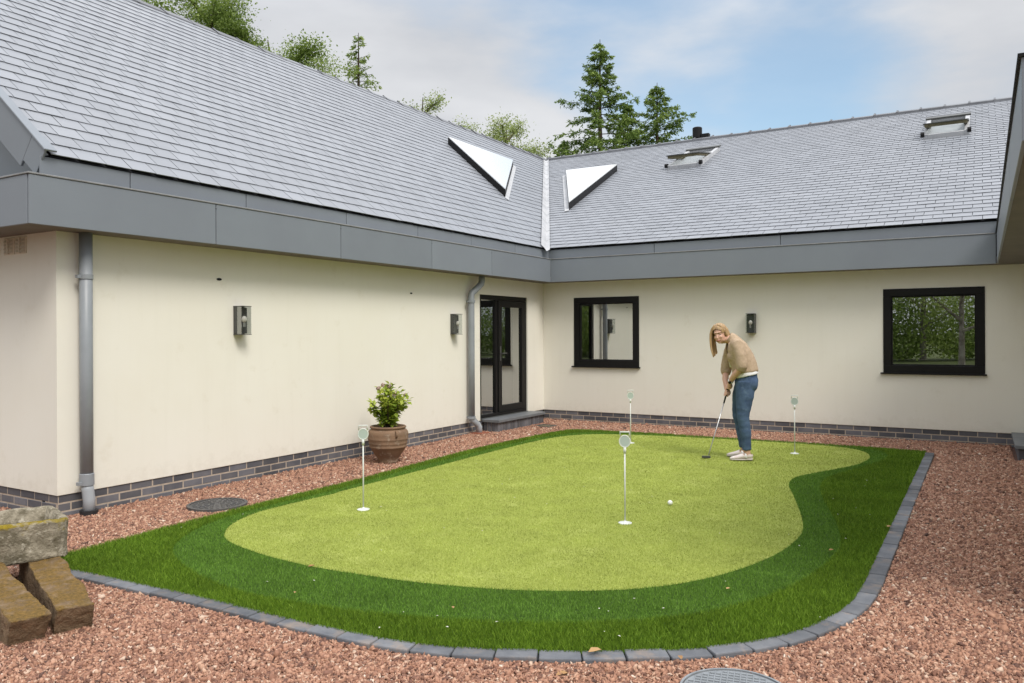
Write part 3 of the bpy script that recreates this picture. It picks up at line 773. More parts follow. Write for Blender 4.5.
# centre pivot roof windows, tilted open
def roof_window(x0, x1, y0, y1, ang):
    c0 = Vector((0, y0, zB(y0))); c1 = Vector((0, y1, zB(y1)))
    vc = ((c0 + c1) / 2); hv = (c1 - c0).length / 2; uc = (x0 + x1) / 2; hu = (x1 - x0) / 2
    C0 = Vector((uc, vc.y, vc.z))
    f = MB()
    for s in (-1, 1):
        f.obox(C0 + BU * s * (hu - .04) + BN * .05, BU * .04, BV * hv, BN * .055)
        f.obox(C0 + BV * s * (hv - .04) + BN * .045, BU * (hu - .08), BV * .04, BN * .05)
    fo = f.build('roof_window', M['lead'], house, bevel=.005)
    l = MB(); l.obox(C0 + BN * .03, BU * (hu - .08), BV * (hv - .08), BN * .008); l.build('lining', M['lead'], fo)
    rv = Quaternion(BU, -ang); V2 = rv @ BV; N2 = rv @ BN
    C1 = C0 + BN * .10
    s_ = MB(); su, sv = hu - .03, hv - .05
    for s in (-1, 1):
        s_.obox(C1 + BU * s * (su - .035), BU * .035, V2 * sv, N2 * .03)
        s_.obox(C1 + V2 * s * (sv - .04), BU * (su - .07), V2 * .04, N2 * .032)
    s_.build('sash', M['wood'], fo, bevel=.004)
    k = MB()
    for s in (-1, 1):
        k.obox(C1 + BU * s * (su - .02) + N2 * .034, BU * .045, V2 * (sv + .01), N2 * .008)
        k.obox(C1 + V2 * s * (sv - .03) + N2 * .035, BU * (su - .06), V2 * .05, N2 * .008)
    k.build('sash_cover', M['darkgrey'], fo)
    g = MB(); g.obox(C1 + N2 * .01, BU * (su - .07), V2 * (sv - .08), N2 * .006); g.build('pane', M['clear'], fo)
    hd = MB()
    hd.obox(C0 + BV * (hv - .02) + BN * .12, BU * (hu + .02), BV * .09, BN * .02); hd.build('hood', M['darkgrey'], fo, bevel=.004)
    for s in (-1, 1):
        kn = MB(); kn.tube([C0 + BU * s * (hu - .03) - BV * (hv - .02) + BN * .10, C0 + BU * s * (hu + .04) - BV * (hv - .02) + BN * .10], .05, 12)
        kn.build('corner_cap', M['black'], fo)
roof_window(.50, 1.30, 5.15, 6.72, R(13)); roof_window(5.80, 6.60, 5.25, 6.82, R(12))
rv_ = MB(); rv_.lathe([(.085, -.2), (.085, .10), (.13, .10), (.13, .38), (.10, .40)], (.08, 8.78, RZ), 18); rv_.box(.20, .42, 8.7, 8.86, RZ - .1, RZ + .19)
rv_.build('roof_vent', M['black'], house, bevel=.006)

# ------------------------------------------------------------------ ground, turf, gravel
def spline(pts, n=12, closed=True):
    pts = np.array(pts, float); m = len(pts); out = []
    rng_i = range(m) if closed else range(m - 1)
    for i in rng_i:
        if closed: p = [pts[(i + k - 1) % m] for k in range(4)]
        else: p = [pts[max(i - 1, 0)], pts[i], pts[i + 1], pts[min(i + 2, m - 1)]]
        for k in range(n):
            t = k / n
            out.append(.5 * ((2 * p[1]) + (-p[0] + p[2]) * t + (2 * p[0] - 5 * p[1] + 4 * p[2] - p[3]) * t * t + (-p[0] + 3 * p[1] - 3 * p[2] + p[3]) * t ** 3))
    if not closed: out.append(pts[-1])
    return np.array(out)

def pip(P, poly):
    x, y = P[:, 0], P[:, 1]; ins = np.zeros(len(P), bool)
    x0, y0 = poly[:, 0], poly[:, 1]; x1, y1 = np.roll(x0, -1), np.roll(y0, -1)
    for a, b, c, d in zip(x0, y0, x1, y1):
        if b == d: continue
        k = ((b > y) != (d > y)) & (x < (c - a) * (y - b) / (d - b) + a)
        ins ^= k
    return ins

def project(P):
    d = P - np.array(CAM)
    z = d @ np.array(fw); x = d @ np.array(r3); y = d @ np.array(u3)
    return 512 + 790.7 * x / z, 333.3 - 790.7 * y / z, z

kerb_in = spline([(6.20, -1.36), (6.20, -3), (6.20, -4.5), (6.20, -5.8), (6.20, -6.9), (6.20, -7.5), (6.17, -7.9), (6.08, -8.25), (5.92, -8.57), (5.68, -8.85), (5.38, -9.07), (5.02, -9.28), (4.6, -9.46), (4.2, -9.55), (3.6, -9.58), (3.0, -9.59), (2.4, -9.615), (1.8, -9.65), (1.40, -9.67)], 10, False)
outer = np.vstack([spline([(1.38, -9.66), (1.36, -9.2), (1.33, -8.7), (1.28, -7.85), (1.26, -6.6), (1.22, -5.85), (1.15, -4.8), (1.11, -3.6), (1.17, -2.4), (1.24, -1.75), (1.42, -1.46), (2.5, -1.34), (3.6, -1.33), (4.66, -1.31), (5.67, -1.35), (6.18, -1.38)], 6, False), kerb_in])
collar = spline([(1.98, -9.05), (1.70, -8.75), (1.50, -8.35), (1.42, -7.8), (1.43, -6.9), (1.36, -6.0), (1.31, -5.0), (1.29, -4.0), (1.30, -3.0), (1.38, -2.3), (1.64, -1.70), (2.5, -1.46), (3.6, -1.405), (4.6, -1.36), (5.3, -1.40), (5.68, -1.60), (5.82, -1.95), (5.80, -2.4), (5.68, -2.95), (5.52, -3.5), (5.42, -4.1), (5.55, -4.9), (5.82, -5.9), (5.95, -6.6), (5.93, -7.16), (5.82, -7.75), (5.66, -8.15), (5.43, -8.5), (5.11, -8.78), (4.75, -9.0), (4.31, -9.18), (3.81, -9.32), (3.33, -9.38), (3.02, -9.39), (2.47, -9.27)], 6)
green = spline([(1.88, -8.5), (1.65, -8.23), (1.51, -7.86), (1.50, -7.37), (1.53, -6.75), (1.50, -6.1), (1.48, -5.2), (1.45, -4.1), (1.45, -3.0), (1.56, -2.24), (1.93, -1.79), (2.62, -1.57), (3.34, -1.48), (4.15, -1.42), (4.81, -1.42), (5.27, -1.52), (5.54, -1.80), (5.65, -2.26), (5.60, -2.78), (5.45, -3.22), (5.25, -3.68), (5.14, -4.05), (5.17, -4.46), (5.32, -4.98), (5.53, -5.74), (5.63, -6.2), (5.65, -6.5), (5.62, -6.92), (5.54, -7.28), (5.41, -7.64), (5.25, -7.92), (5.06, -8.14), (4.87, -8.29), (4.67, -8.41), (4.42, -8.53), (4.15, -8.62), (3.85, -8.69), (3.49, -8.74), (3.09, -8.77), (2.7, -8.75), (2.34, -8.69), (2.09, -8.62)], 6)

green[:, 1] -= .05 * np.clip((-green[:, 1] - 2) / 6, 0, 1)
green[:, 0] += .03 * np.clip((2.5 - green[:, 0]), 0, 1) * (green[:, 1] < -7)
def sheet(name, poly, z, m, kind, parent=None):
    bm = bmesh.new()
    vs = [bm.verts.new((p[0], p[1], z)) for p in poly]
    es = [bm.edges.new((vs[i], vs[(i + 1) % len(vs)])) for i in range(len(vs))]
    bmesh.ops.triangle_fill(bm, edges=es, use_beauty=True)
    for f in bm.faces:
        if f.normal.z < 0: f.normal_flip()
    me = bpy.data.meshes.new(name); bm.to_mesh(me); bm.free(); me.materials.append(m)
    return tag(link(bpy.data.objects.new(name, me)), kind=kind)
mb = MB(); mb.quad((-500, -500, -.09), (500, -500, -.09), (500, 500, -.09), (-500, 500, -.09)); tag(mb.build('ground', M['ground']), kind='structure')
def zg(x, y):
    x = np.asarray(x, float); y = np.asarray(y, float)
    a = np.clip((1.6 - x) / .6, 0, 1) * np.clip((x + 4) / 1, 0, 1); a = a * a * (3 - 2 * a)
    b = np.clip((y + 3.2) / 1.8, 0, 1); b = b * b * (3 - 2 * b)
    c = np.clip((y + 3.6) / 1.6, 0, 1); c = c * c * (3 - 2 * c)
    return .016 - .044 * np.maximum(a * (1 - .55 * c), .5 * b)
gx = np.linspace(-6, 14, 101); gyy = np.linspace(-22, 0, 111)
XX, YY = np.meshgrid(gx, gyy); VV = np.column_stack([XX.ravel(), YY.ravel(), (zg(XX, YY) - .004).ravel()])
ii = (np.arange(110)[:, None] * 101 + np.arange(100)[None]).ravel()
tag(np_mesh('gravel_bed', VV, np.column_stack([ii, ii + 1, ii + 102, ii + 101]), np.full(len(VV), .5), M['gravel_base'], smooth=True), kind='structure')
mb = MB()   # soil side of the raised turf under its outer edge
n = len(outer)
mb.add([(p[0], p[1], -.06) for p in outer] + [(p[0], p[1], .036) for p in outer], [(i, (i + 1) % n, n + (i + 1) % n, n + i) for i in range(n)])
tag(mb.build('turf_edge', M['fringe_base']), kind='structure')
sheet('lawn', outer, .036, M['fringe_base'], 'structure')
sheet('putting_collar', collar, .040, M['collar_base'], 'structure')
sheet('putting_green', green, .044, M['green_base'], 'structure')

def sample(poly, dens, excl=None, excl2=None, pad=90, d0=5.0, pw=1.3, seedn=1):
    g = np.random.default_rng(seedn)
    lo, hi = poly.min(0), poly.max(0)
    n_ = int((hi[0] - lo[0]) * (hi[1] - lo[1]) * dens)
    P = lo + g.random((n_, 2)) * (hi - lo)
    d = np.hypot(P[:, 0] - CAM.x, P[:, 1] - CAM.y)
    P = P[g.random(n_) < np.minimum(1, (d0 / d) ** pw)]
    P3 = np.column_stack([P, np.zeros(len(P))])
    u, v, z = project(P3)
    P = P[(z > .3) & (u > -pad) & (u < 1024 + pad) & (v < 683 + pad)]
    P = P[pip(P, poly)]
    if excl is not None: P = P[~pip(P, excl)]
    return P

def blades(name, P, z0, h, hw, wd, lean, m, seedn, tone_c=.5, tone_s=.25):
    g = np.random.default_rng(seedn); n_ = len(P)
    d = np.hypot(P[:, 0] - CAM.x, P[:, 1] - CAM.y)
    sc = np.clip(d / 5.0, 1, 2.2)
    H = h * (1 + hw * g.normal(size=n_)).clip(.4, 1.7); W = wd * sc * (.7 + .6 * g.random(n_))
    a = g.random(n_) * 2 * np.pi; la = g.random(n_) * 2 * np.pi; lm = lean * g.random(n_) * H
    sx_, sy_ = np.cos(a) * W / 2, np.sin(a) * W / 2; lx, ly = np.cos(la) * lm, np.sin(la) * lm
    V = np.zeros((n_, 5, 3))
    V[:, 0] = np.column_stack([P[:, 0] - sx_, P[:, 1] - sy_, np.full(n_, z0)]); V[:, 1] = np.column_stack([P[:, 0] + sx_, P[:, 1] + sy_, np.full(n_, z0)])
    V[:, 2] = np.column_stack([P[:, 0] - sx_ * .8 + lx * .35, P[:, 1] - sy_ * .8 + ly * .35, z0 + H * .6]); V[:, 3] = np.column_stack([P[:, 0] + sx_ * .8 + lx * .35, P[:, 1] + sy_ * .8 + ly * .35, z0 + H * .6])
    V[:, 4] = np.column_stack([P[:, 0] + lx, P[:, 1] + ly, z0 + H])
    base = np.arange(n_)[:, None, None] * 5
    F = (np.array([[0, 1, 3], [0, 3, 2], [2, 3, 4]])[None] + base).reshape(-1, 3)
    t = np.repeat((tone_c + tone_s * g.normal(size=n_)).clip(0, 1), 5)
    return tag(np_mesh(name, V.reshape(-1, 3), F, t, m), kind='stuff')
P = sample(outer, 44000, collar, d0=4.6, seedn=11); blades('long_grass', P, .036, .026, .22, .0023, .9, M['fringe'], 21)
P = sample(collar, 40000, green, d0=4.6, seedn=12); blades('collar_grass', P, .040, .014, .25, .0022, .9, M['collar'], 22)
P = sample(green, 22000, None, d0=5.0, pw=1.6, seedn=13); blades('green_grass', P, .044, .0085, .3, .0026, 1.1, M['green'], 23)

# gravel chips
gy = np.array([(.0, -8.74), (.0, .0), (7.49, .0), (7.49, -7.7), (9.5, -7.7), (9.5, -12.3), (-2.2, -12.3), (-2.2, -8.76)])
kerb_out_old = spline([(6.305, -1.36), (6.305, -3), (6.305, -4.5), (6.305, -5.8), (6.305, -6.9), (6.305, -7.5), (6.275, -7.93), (6.18, -8.30), (6.01, -8.64), (5.75, -8.94), (5.44, -9.16), (5.07, -9.375), (4.63, -9.565), (4.21, -9.66), (3.6, -9.69), (3.0, -9.70), (2.4, -9.725), (1.8, -9.76), (1.34, -9.78)], 10, False)
def offset(c, d_):
    t_ = np.gradient(c, axis=0); t_ /= np.linalg.norm(t_, axis=1, keepdims=True)
    return c + np.column_stack([-t_[:, 1], t_[:, 0]]) * d_
kerb_line = kerb_in.copy()
ks = np.clip((-kerb_line[:, 1] - 7.0) / 2.0, 0, 1); ks = (ks * ks * (3 - 2 * ks))[:, None]
kerb_in = offset(kerb_line, -.028) * ks + offset(kerb_line, -.006) * (1 - ks); kerb_out = offset(kerb_line, .075) * ks + offset(kerb_line, .098) * (1 - ks)
nogravel = np.vstack([outer[:len(outer) - len(kerb_line)], kerb_out])
def gravel():
    P = sample(gy, 17000, nogravel, d0=6.5, pw=1.0, pad=140, seedn=31)
    g = np.random.default_rng(32)
    for cx_, cy_, rr in ((.80, -7.73, .262), (5.915, -9.215, .232)):
        P = P[np.hypot(P[:, 0] - cx_, P[:, 1] - cy_) > rr]
    P = P[~((P[:, 0] < .31) & (P[:, 1] > -2.08) & (P[:, 1] < -.51))]; P = P[~((P[:, 0] > 7.13) & (P[:, 1] > -1.42))]
    P = P[~((np.abs(P[:, 0] - .57) < .15) & (np.abs(P[:, 1] + .98) < .15))]
    n_ = len(P)
    ico = np.array([(-1, -1, -1), (1, -1, -1), (1, 1, -1), (-1, 1, -1), (-1, -1, 1), (1, -1, 1), (1, 1, 1), (-1, 1, 1)]) * .78
    fc = np.array([(0, 2, 1), (0, 3, 2), (4, 5, 6), (4, 6, 7), (0, 1, 5), (0, 5, 4), (1, 2, 6), (1, 6, 5), (2, 3, 7), (2, 7, 6), (3, 0, 4), (3, 4, 7)])
    s = g.lognormal(math.log(.0058), .32, n_).clip(.003, .016)
    d = np.hypot(P[:, 0] - CAM.x, P[:, 1] - CAM.y); s = s * np.clip(d / 6.5, 1, 1.3)
    V = ico[None] * (1 + .28 * g.normal(size=(n_, 8, 1))).clip(.45, 1.5) + .20 * g.normal(size=(n_, 8, 3))
    V = V * np.stack([1.15 + .35 * g.random(n_), .75 + .25 * g.random(n_), .5 + .3 * g.random(n_)], 1)[:, None, :] * s[:, None, None]
    q = g.normal(size=(n_, 4)); q[:, 1:3] *= .45; q /= np.linalg.norm(q, axis=1, keepdims=True)
    w_, x, y, z = q.T
    Rm = np.stack([1 - 2 * (y * y + z * z), 2 * (x * y - z * w_), 2 * (x * z + y * w_), 2 * (x * y + z * w_), 1 - 2 * (x * x + z * z), 2 * (y * z - x * w_), 2 * (x * z - y * w_), 2 * (y * z + x * w_), 1 - 2 * (x * x + y * y)], 1).reshape(n_, 3, 3)
    V = np.einsum('nij,nkj->nki', Rm, V)
    V[:, :, 0] += P[:, 0][:, None]; V[:, :, 1] += P[:, 1][:, None]; V[:, :, 2] += (zg(P[:, 0], P[:, 1]) + s * .35 + .008 * g.random(n_))[:, None]
    F = (fc[None] + (np.arange(n_) * 8)[:, None, None]).reshape(-1, 3)
    t = np.repeat(g.beta(2.0, 1.9, n_), 8)
    print('gravel chips', n_)
    return tag(np_mesh('gravel', V.reshape(-1, 3), F, t, M['gravel']), kind='stuff')
gravel()

# kerb setts
def loc_offset(m):
    nt = m.node_tree; t = NT(m)
    tcs = [n_ for n_ in nt.nodes if n_.type == 'TEX_COORD']
    oi = t.n('ShaderNodeObjectInfo')
    for tcn in tcs:
        ls = list(tcn.outputs['Object'].links)
        ad = t.n('ShaderNodeVectorMath', operation='ADD')
        tos = [l_.to_socket for l_ in ls]
        for l_ in ls: nt.links.remove(l_)
        t.l(tcn.outputs['Object'], ad.inputs[0]); t.l(oi.outputs['Location'], ad.inputs[1])
        for s_ in tos: t.l(ad.outputs[0], s_)
loc_offset(M['sett'])
mb = MB(); mb.box(-.0985, .0985, -.0515, .0515, -.075, .046)
sett0 = mb.build('kerb_sett', M['sett'], bevel=.007, seg=2)
tag(sett0, 'dark grey concrete kerb sett laid end to end between green turf and red gravel', 'kerb sett', 'setts edging the turf')
cl = (kerb_in[::-1] + kerb_out[::-1]) / 2
seg = np.r_[0, np.cumsum(np.hypot(*np.diff(cl, axis=0).T))]
s_at = .105; k = 0
while s_at < seg[-1] - .06:
    p = np.array([np.interp(s_at, seg, cl[:, i]) for i in (0, 1)]); p2 = np.array([np.interp(min(s_at + .03, seg[-1]), seg, cl[:, i]) for i in (0, 1)]); p1 = np.array([np.interp(s_at - .03, seg, cl[:, i]) for i in (0, 1)])
    a = math.atan2(*(p2 - p1)[::-1])
    o = sett0 if k == 0 else sett0.copy()
    if k: COL.objects.link(o)
    o.location = (p[0], p[1], random.uniform(-.003, .003)); o.rotation_euler = (random.uniform(-.01, .01), random.uniform(-.01, .01), a + random.uniform(-.012, .012) + (math.pi if random.random() < .5 else 0))
    s_at += .2035; k += 1
# mortar haunch under the setts
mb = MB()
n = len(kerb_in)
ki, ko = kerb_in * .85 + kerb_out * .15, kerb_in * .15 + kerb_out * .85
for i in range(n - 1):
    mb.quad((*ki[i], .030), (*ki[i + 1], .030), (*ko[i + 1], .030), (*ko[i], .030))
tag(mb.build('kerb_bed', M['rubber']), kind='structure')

# litter: petals and a few brown leaves on the turf and the stones
def litter():
    mb = MB(); g = random.Random(5)
    def bit(x, y, z, s, tone):
        a = g.random() * 6.28; c, s_ = math.cos(a), math.sin(a)
        pts = [(-1, 0, 0), (-.3, .55, .35), (.6, .5, .25), (1, 0, .05), (.5, -.5, .3), (-.4, -.5, .2), (0, 0, .0)]
        mb.add([(x + s * (p[0] * c - p[1] * s_), y + s * (p[0] * s_ + p[1] * c), z + s * p[2]) for p in pts], [(6, i, (i + 1) % 6) for i in range(6)], tone)
    n_ = 0
    while n_ < 80:
        x, y = g.uniform(1.3, 6.1), g.uniform(-9.5, -1.5)
        if pip(np.array([(x, y)]), outer)[0]:
            ing = pip(np.array([(x, y)]), collar)[0]
            bit(x, y, .056 if ing else .068, g.uniform(.004, .010), g.uniform(0, .7)); n_ += 1
    for (x, y, z, s) in ((1.35, -8.85, .075, .022), (3.1, -8.85, .058, .022), (5.55, -8.0, .072, .018), (5.93, -6.85, .072, .020), (6.20, -5.9, .062, .03), (5.25, -9.18, .06, .035), (4.35, -9.05, .07, .014), (5.62, -9.05, .06, .020), (3.42, -9.3, .07, .012), (5.2, -9.42, .03, .03)):
        bit(x, y, z, s, g.uniform(.78, 1))
    tag(mb.build('fallen_petals', M['litter']), kind='stuff')
litter()

# ------------------------------------------------------------------ things on the ground
def marker(x, y, rz, label, sgn=1):
    e = tag(empty('hole_marker', (x, y, .044), rz), label, 'hole marker', 'putting hole markers')
    b = MB(); b.lathe([(.054, .0), (.054, .005), (.050, .007), (.018, .009), (.011, .018), (.007, .022)], n=28); b.build('base', M['white'], e, smooth=False)
    r_ = MB(); r_.tube([(0, 0, .012), (0, 0, .60)], .0062, 12); r_.lathe([(.011, .555), (.011, .60)], n=12); r_.build('rod', M['white'], e, smooth=True)
    d = MB()
    ring = []
    for k_ in range(29):
        a = 2 * math.pi * k_ / 28; ring.append((.042 * math.sin(a), 0, .648 + .046 * math.cos(a)))
    d.tube(ring, .0048, 8, cap=False); d.build('rim', M['white'], e, smooth=True)
    f = MB(); n_ = 28
    vs = [(.041 * math.sin(2 * math.pi * i / n_), -.0025, .648 + .045 * math.cos(2 * math.pi * i / n_)) for i in range(n_)]
    f.add(vs + [(v_[0], .0025, v_[2]) for v_ in vs], [tuple(range(n_)), tuple(range(2 * n_ - 1, n_ - 1, -1))]); f.build('disc', M['disc'], e)
    h = MB(); h.tube([(-.034, 0, .684), (-.037, 0, .722), (.037, 0, .722), (.034, 0, .684)], .0055, 8); h.build('grip_loop', M['white'], e, smooth=True)
    return e
marker(2.25, -7.39, R(38), 'white hole marker at the left end of the green, beside the terracotta pot')
marker(4.38, -6.73, R(20), 'white hole marker in the middle of the green, nearest the golf ball')
marker(2.68, -2.46, R(24), 'white hole marker at the far end of the green, below the smaller window')
marker(4.81, -2.36, R(12), 'white hole marker behind and to the right of the woman putting')
mb = MB(); mb.ball((0, 0, .0214), .0214, 24)
ball = mb.build('golf_ball', M['ball'], smooth=True); ball.location = (4.475, -5.95, .050); tag(ball, 'white golf ball lying on the light green turf', 'golf ball')

def pot():
    e = tag(empty('terracotta_pot', (.59, -5.06, -.012)), 'ribbed brown terracotta pot on the gravel against the cream wall', 'plant pot')
    b = MB(); pr = [(.108, 0), (.118, .004), (.120, .02), (.118, .03), (.148, .08), (.194, .145), (.212, .18), (.226, .192), (.227, .204), (.219, .212), (.232, .235), (.236, .248), (.229, .256), (.243, .285), (.247, .298), (.242, .306), (.246, .34), (.241, .375), (.225, .398), (.205, .408), (.206, .416), (.218, .424), (.220, .438), (.210, .446), (.190, .444), (.184, .40)]
    b.lathe(pr, n=64, cap=True); bo = b.build('pot_body', M['terracotta'], e, smooth=True)
    s = MB(); s.lathe([(.187, .40), (.12, .425), (.02, .432)], n=32); s.build('soil', M['soil'], e, smooth=True)
    for a in (R(-27), R(153)):
        h = MB(); c, s_ = math.cos(a), math.sin(a)
        h.tube([(.225 * c, .225 * s_, .392), (.258 * c, .258 * s_, .388), (.268 * c, .268 * s_, .362), (.258 * c, .258 * s_, .335), (.235 * c, .235 * s_, .33)], .012, 8); h.build('handle', M['terracotta'], e, smooth=True)
    p = tag(empty('potted_shrub', (.59, -5.06, .408)), 'small bright green leafy shrub with faded pinkish flower heads growing in the terracotta pot', 'shrub')
    g = random.Random(3); st = MB(); lf = MB(); fl = MB()
    Rv = Vector((rt.x, rt.y, 0))
    tips = []
    for i in range(30):
        a = g.random() * 6.28; r_ = g.uniform(.04, .26); h = g.uniform(.30, .56) - r_ * .45
        top = Vector((math.cos(a) * r_, math.sin(a) * r_, h)); pts = [Vector((math.cos(a) * .03, math.sin(a) * .03, -.02)), top * .5 + Vector((0, 0, .03)), top]
        st.tube(pts, [.006, .0045, .003], 6); tips.append((pts, top))
        for k_ in range(46):
            t = g.uniform(.12, 1.04); q = pts[0].lerp(pts[1], t * 2) if t < .5 else pts[1].lerp(pts[2], t * 2 - 1)
            d = Vector((g.gauss(0, 1), g.gauss(0, 1), g.gauss(.25, .5))).normalized(); s_ = d.cross(Vector((g.gauss(0, .3), g.gauss(0, .3), 1))).normalized(); n_ = s_.cross(d)
            L_ = g.uniform(.048, .085); W_ = L_ * .34; o = q + d * .012
            lf.add([o, o + d * L_ * .45 + s_ * W_ + n_ * .006, o + d * L_ - n_ * .008, o + d * L_ * .45 - s_ * W_ + n_ * .006, o + d * L_ * .5 - n_ * .003], [(0, 4, 1), (1, 4, 2), (0, 3, 4), (3, 2, 4)], min(1, max(0, g.gauss(.42 + .35 * t * (q.z > .25), .2))))
    st.build('stems', M['bark'], p); lf.build('leaves', M['potleaf'], p)
    for off, z in ((-.13, .50), (-.09, .54), (.01, .52), (.17, .41), (.12, .43)):
        c = Rv * off + Vector((g.gauss(0, .03), g.gauss(0, .03), z - .02))
        fl = MB()
        fl.ball(c, (.022, .022, .014), 8, .3)
        for k_ in range(40):
            d = Vector((g.gauss(0, 1), g.gauss(0, 1), g.gauss(.2, .8))).normalized() * .022; s_ = .010
            q = c + d; u_ = Vector((g.gauss(0, 1), g.gauss(0, 1), g.gauss(0, 1))).normalized(); w_ = u_.orthogonal().normalized()
            fl.add([q - u_ * s_, q + w_ * s_, q + u_ * s_, q - w_ * s_], [(0, 1, 2, 3)], g.random())
        fl.build('flower_head', M['petal'], p)
pot()

# covers and gratings
def covers():
    c = tag(empty('drain_cover', (.80, -7.73, -.006), .3), 'dark round drain cover set in the gravel beside the left edge of the turf', 'drain cover')
    b = MB(); b.lathe([(.262, -.03), (.262, .014), (.236, .014)], n=48, cap=False); b.build('frame', M['cover'], c)
    b = MB(); b.lathe([(.233, -.03), (.233, .010)], n=48)
    for r_ in (.05, .10, .15, .20):
        n_ = int(r_ * 130)
        for k_ in range(n_):
            a = 2 * math.pi * k_ / n_; b.obox((r_ * math.cos(a), r_ * math.sin(a), .012), (.016 * math.cos(a), .016 * math.sin(a), 0), (-.010 * math.sin(a), .010 * math.cos(a), 0), (0, 0, .004))
    b.build('lid', M['cover'], c)
    c = tag(empty('manhole_cover', (5.915, -9.215, .026), R(12)), 'pale grey round manhole cover with a raised grid in the near gravel', 'manhole cover')
    b = MB(); b.lathe([(.232, -.03), (.232, .012), (.222, .012), (.222, .004)], n=56, cap=False); b.build('frame', M['galv'], c)
    b = MB(); b.lathe([(.219, -.03), (.219, .006)], n=56)
    for i in range(-8, 9):
        for j in range(-8, 9):
            x, y = i * .027, j * .027
            if math.hypot(x, y) < .202:
                b.box(x - .009, x + .009, y - .0045, y + .0045, .0062, .011)
    for i in range(-8, 9):
        x = (i + .5) * .027
        h = math.sqrt(max(0, .212 ** 2 - x * x))
        if h > .03: b.box(x - .0022, x + .0022, -h, h, .0062, .009)
    b.build('lid', M['galv'], c)
    c = tag(empty('gully_grate', (.57, -.98, .0), 0), 'small square gully cover in the gravel beside the door step', 'gully cover')
    b = MB(); 
    for s in (-1, 1): b.box(-.14, .14, s * .13 - .012, s * .13 + .012, -.03, .018); b.box(s * .13 - .012, s * .13 + .012, -.118, .118, -.03, .018)
    b.build('frame', M['cover'], c)
    b = MB(); b.box(-.117, .117, -.117, .117, -.03, .008); b.build('lid', M['wood'], c, bevel=.004)
covers()

# steps
def step(name_l, y0, y1, x0, x1, wall_left):
    e = tag(empty('door_step', ((x0 + x1) / 2, (y0 + y1) / 2, 0)), name_l, 'door step')
    cx_, cy_ = (x0 + x1) / 2, (y0 + y1) / 2
    hx, hy = (x1 - x0) / 2, (y1 - y0) / 2
    b = MB(); b.box(-hx, hx, -hy, hy, .150, .194); b.build('slab', M['slab'], e, bevel=.004)
    b = MB(); ins = .035
    b.box(-hx + .004, hx - ins - .006, -hy + ins + .006, hy - .004, -.1, .148) if wall_left else b.box(-hx + ins + .006, hx - .004, -hy + ins + .006, hy - .004, -.1, .148)
    b.build('mortar', M['mortar'], e)
    k_ = MB(); y = -hy + ins
    fx = hx - ins if wall_left else -hx + ins
    while y < hy - .04:
        q0, q1 = (fx - .06, fx) if wall_left else (fx, fx + .06)
        k_.box(q0, q1, y + .004, y + .069, -.1, .147, random.random()); y += .075
    x = -hx + .005
    while x < hx - ins - .07:
        k_.box(x + (0 if wall_left else ins), x + .065 + (0 if wall_left else ins), -hy + ins - .002, -hy + ins + .05, -.1, .147, random.random()); x += .075
    k_.build('bricks', M['brick'], e, bevel=.003, seg=1)
step('grey slab door step on dark bricks below the glazed door', -2.06, -.53, .008, .318, True)
step('grey slab door step on dark bricks at the right edge, under the white wall corner', -1.44, -.03, 7.14, 7.492, False)

# stone trough on two stone blocks
def rough(name, parent, mtl, dims, sub, amp, seed, shape=None, tonef=None, nsc=5.0, base=None):
    bm = bmesh.new(); bmesh.ops.create_cube(bm, size=1)
    nx, ny, nz = sub
    bm.free(); bm = bmesh.new()
    lx, ly, lz = dims
    vd = {}
    def vert(i, j, k_):
        if (i, j, k_) not in vd: vd[(i, j, k_)] = bm.verts.new(((i / nx - .5) * lx, (j / ny - .5) * ly, k_ / nz * lz))
        return vd[(i, j, k_)]
    for i in range(nx):
        for j in range(ny):
            bm.faces.new([vert(i, j, nz), vert(i + 1, j, nz), vert(i + 1, j + 1, nz), vert(i, j + 1, nz)]); bm.faces.new([vert(i, j, 0), vert(i, j + 1, 0), vert(i + 1, j + 1, 0), vert(i + 1, j, 0)])
        for k_ in range(nz):
            bm.faces.new([vert(i, 0, k_), vert(i + 1, 0, k_), vert(i + 1, 0, k_ + 1), vert(i, 0, k_ + 1)]); bm.faces.new([vert(i, ny, k_), vert(i, ny, k_ + 1), vert(i + 1, ny, k_ + 1), vert(i + 1, ny, k_)])
    for j in range(ny):
        for k_ in range(nz):
            bm.faces.new([vert(0, j, k_), vert(0, j, k_ + 1), vert(0, j + 1, k_ + 1), vert(0, j + 1, k_)]); bm.faces.new([vert(nx, j, k_), vert(nx, j + 1, k_), vert(nx, j + 1, k_ + 1), vert(nx, j, k_ + 1)])
    tones = []
    bm.verts.index_update()
    orig = [v.co.copy() for v in bm.verts]
    for v in bm.verts:
        c = v.co.copy()
        if shape: c = shape(c)
        o = Vector((seed * 3.1, seed * 1.7, seed))
        d = noise.noise_vector(c * nsc + o) * amp + noise.noise_vector(c * nsc * 4 + o) * amp * .35 + noise.noise_vector(c * nsc * 13 + o) * amp * .22
        v.co = c + d
    bm.normal_update()
    for v, oc in zip(bm.verts, orig): tones.append(tonef(oc, v) if tonef else .5)
    me = bpy.data.meshes.new(name); bm.to_mesh(me); bm.free()
    at = me.attributes.new('tone', 'FLOAT', 'POINT'); at.data.foreach_set('value', tones)
    me.materials.append(mtl); me.polygons.foreach_set('use_smooth', [True] * len(me.polygons))
    o = bpy.data.objects.new(name, me); link(o, parent)
    return o
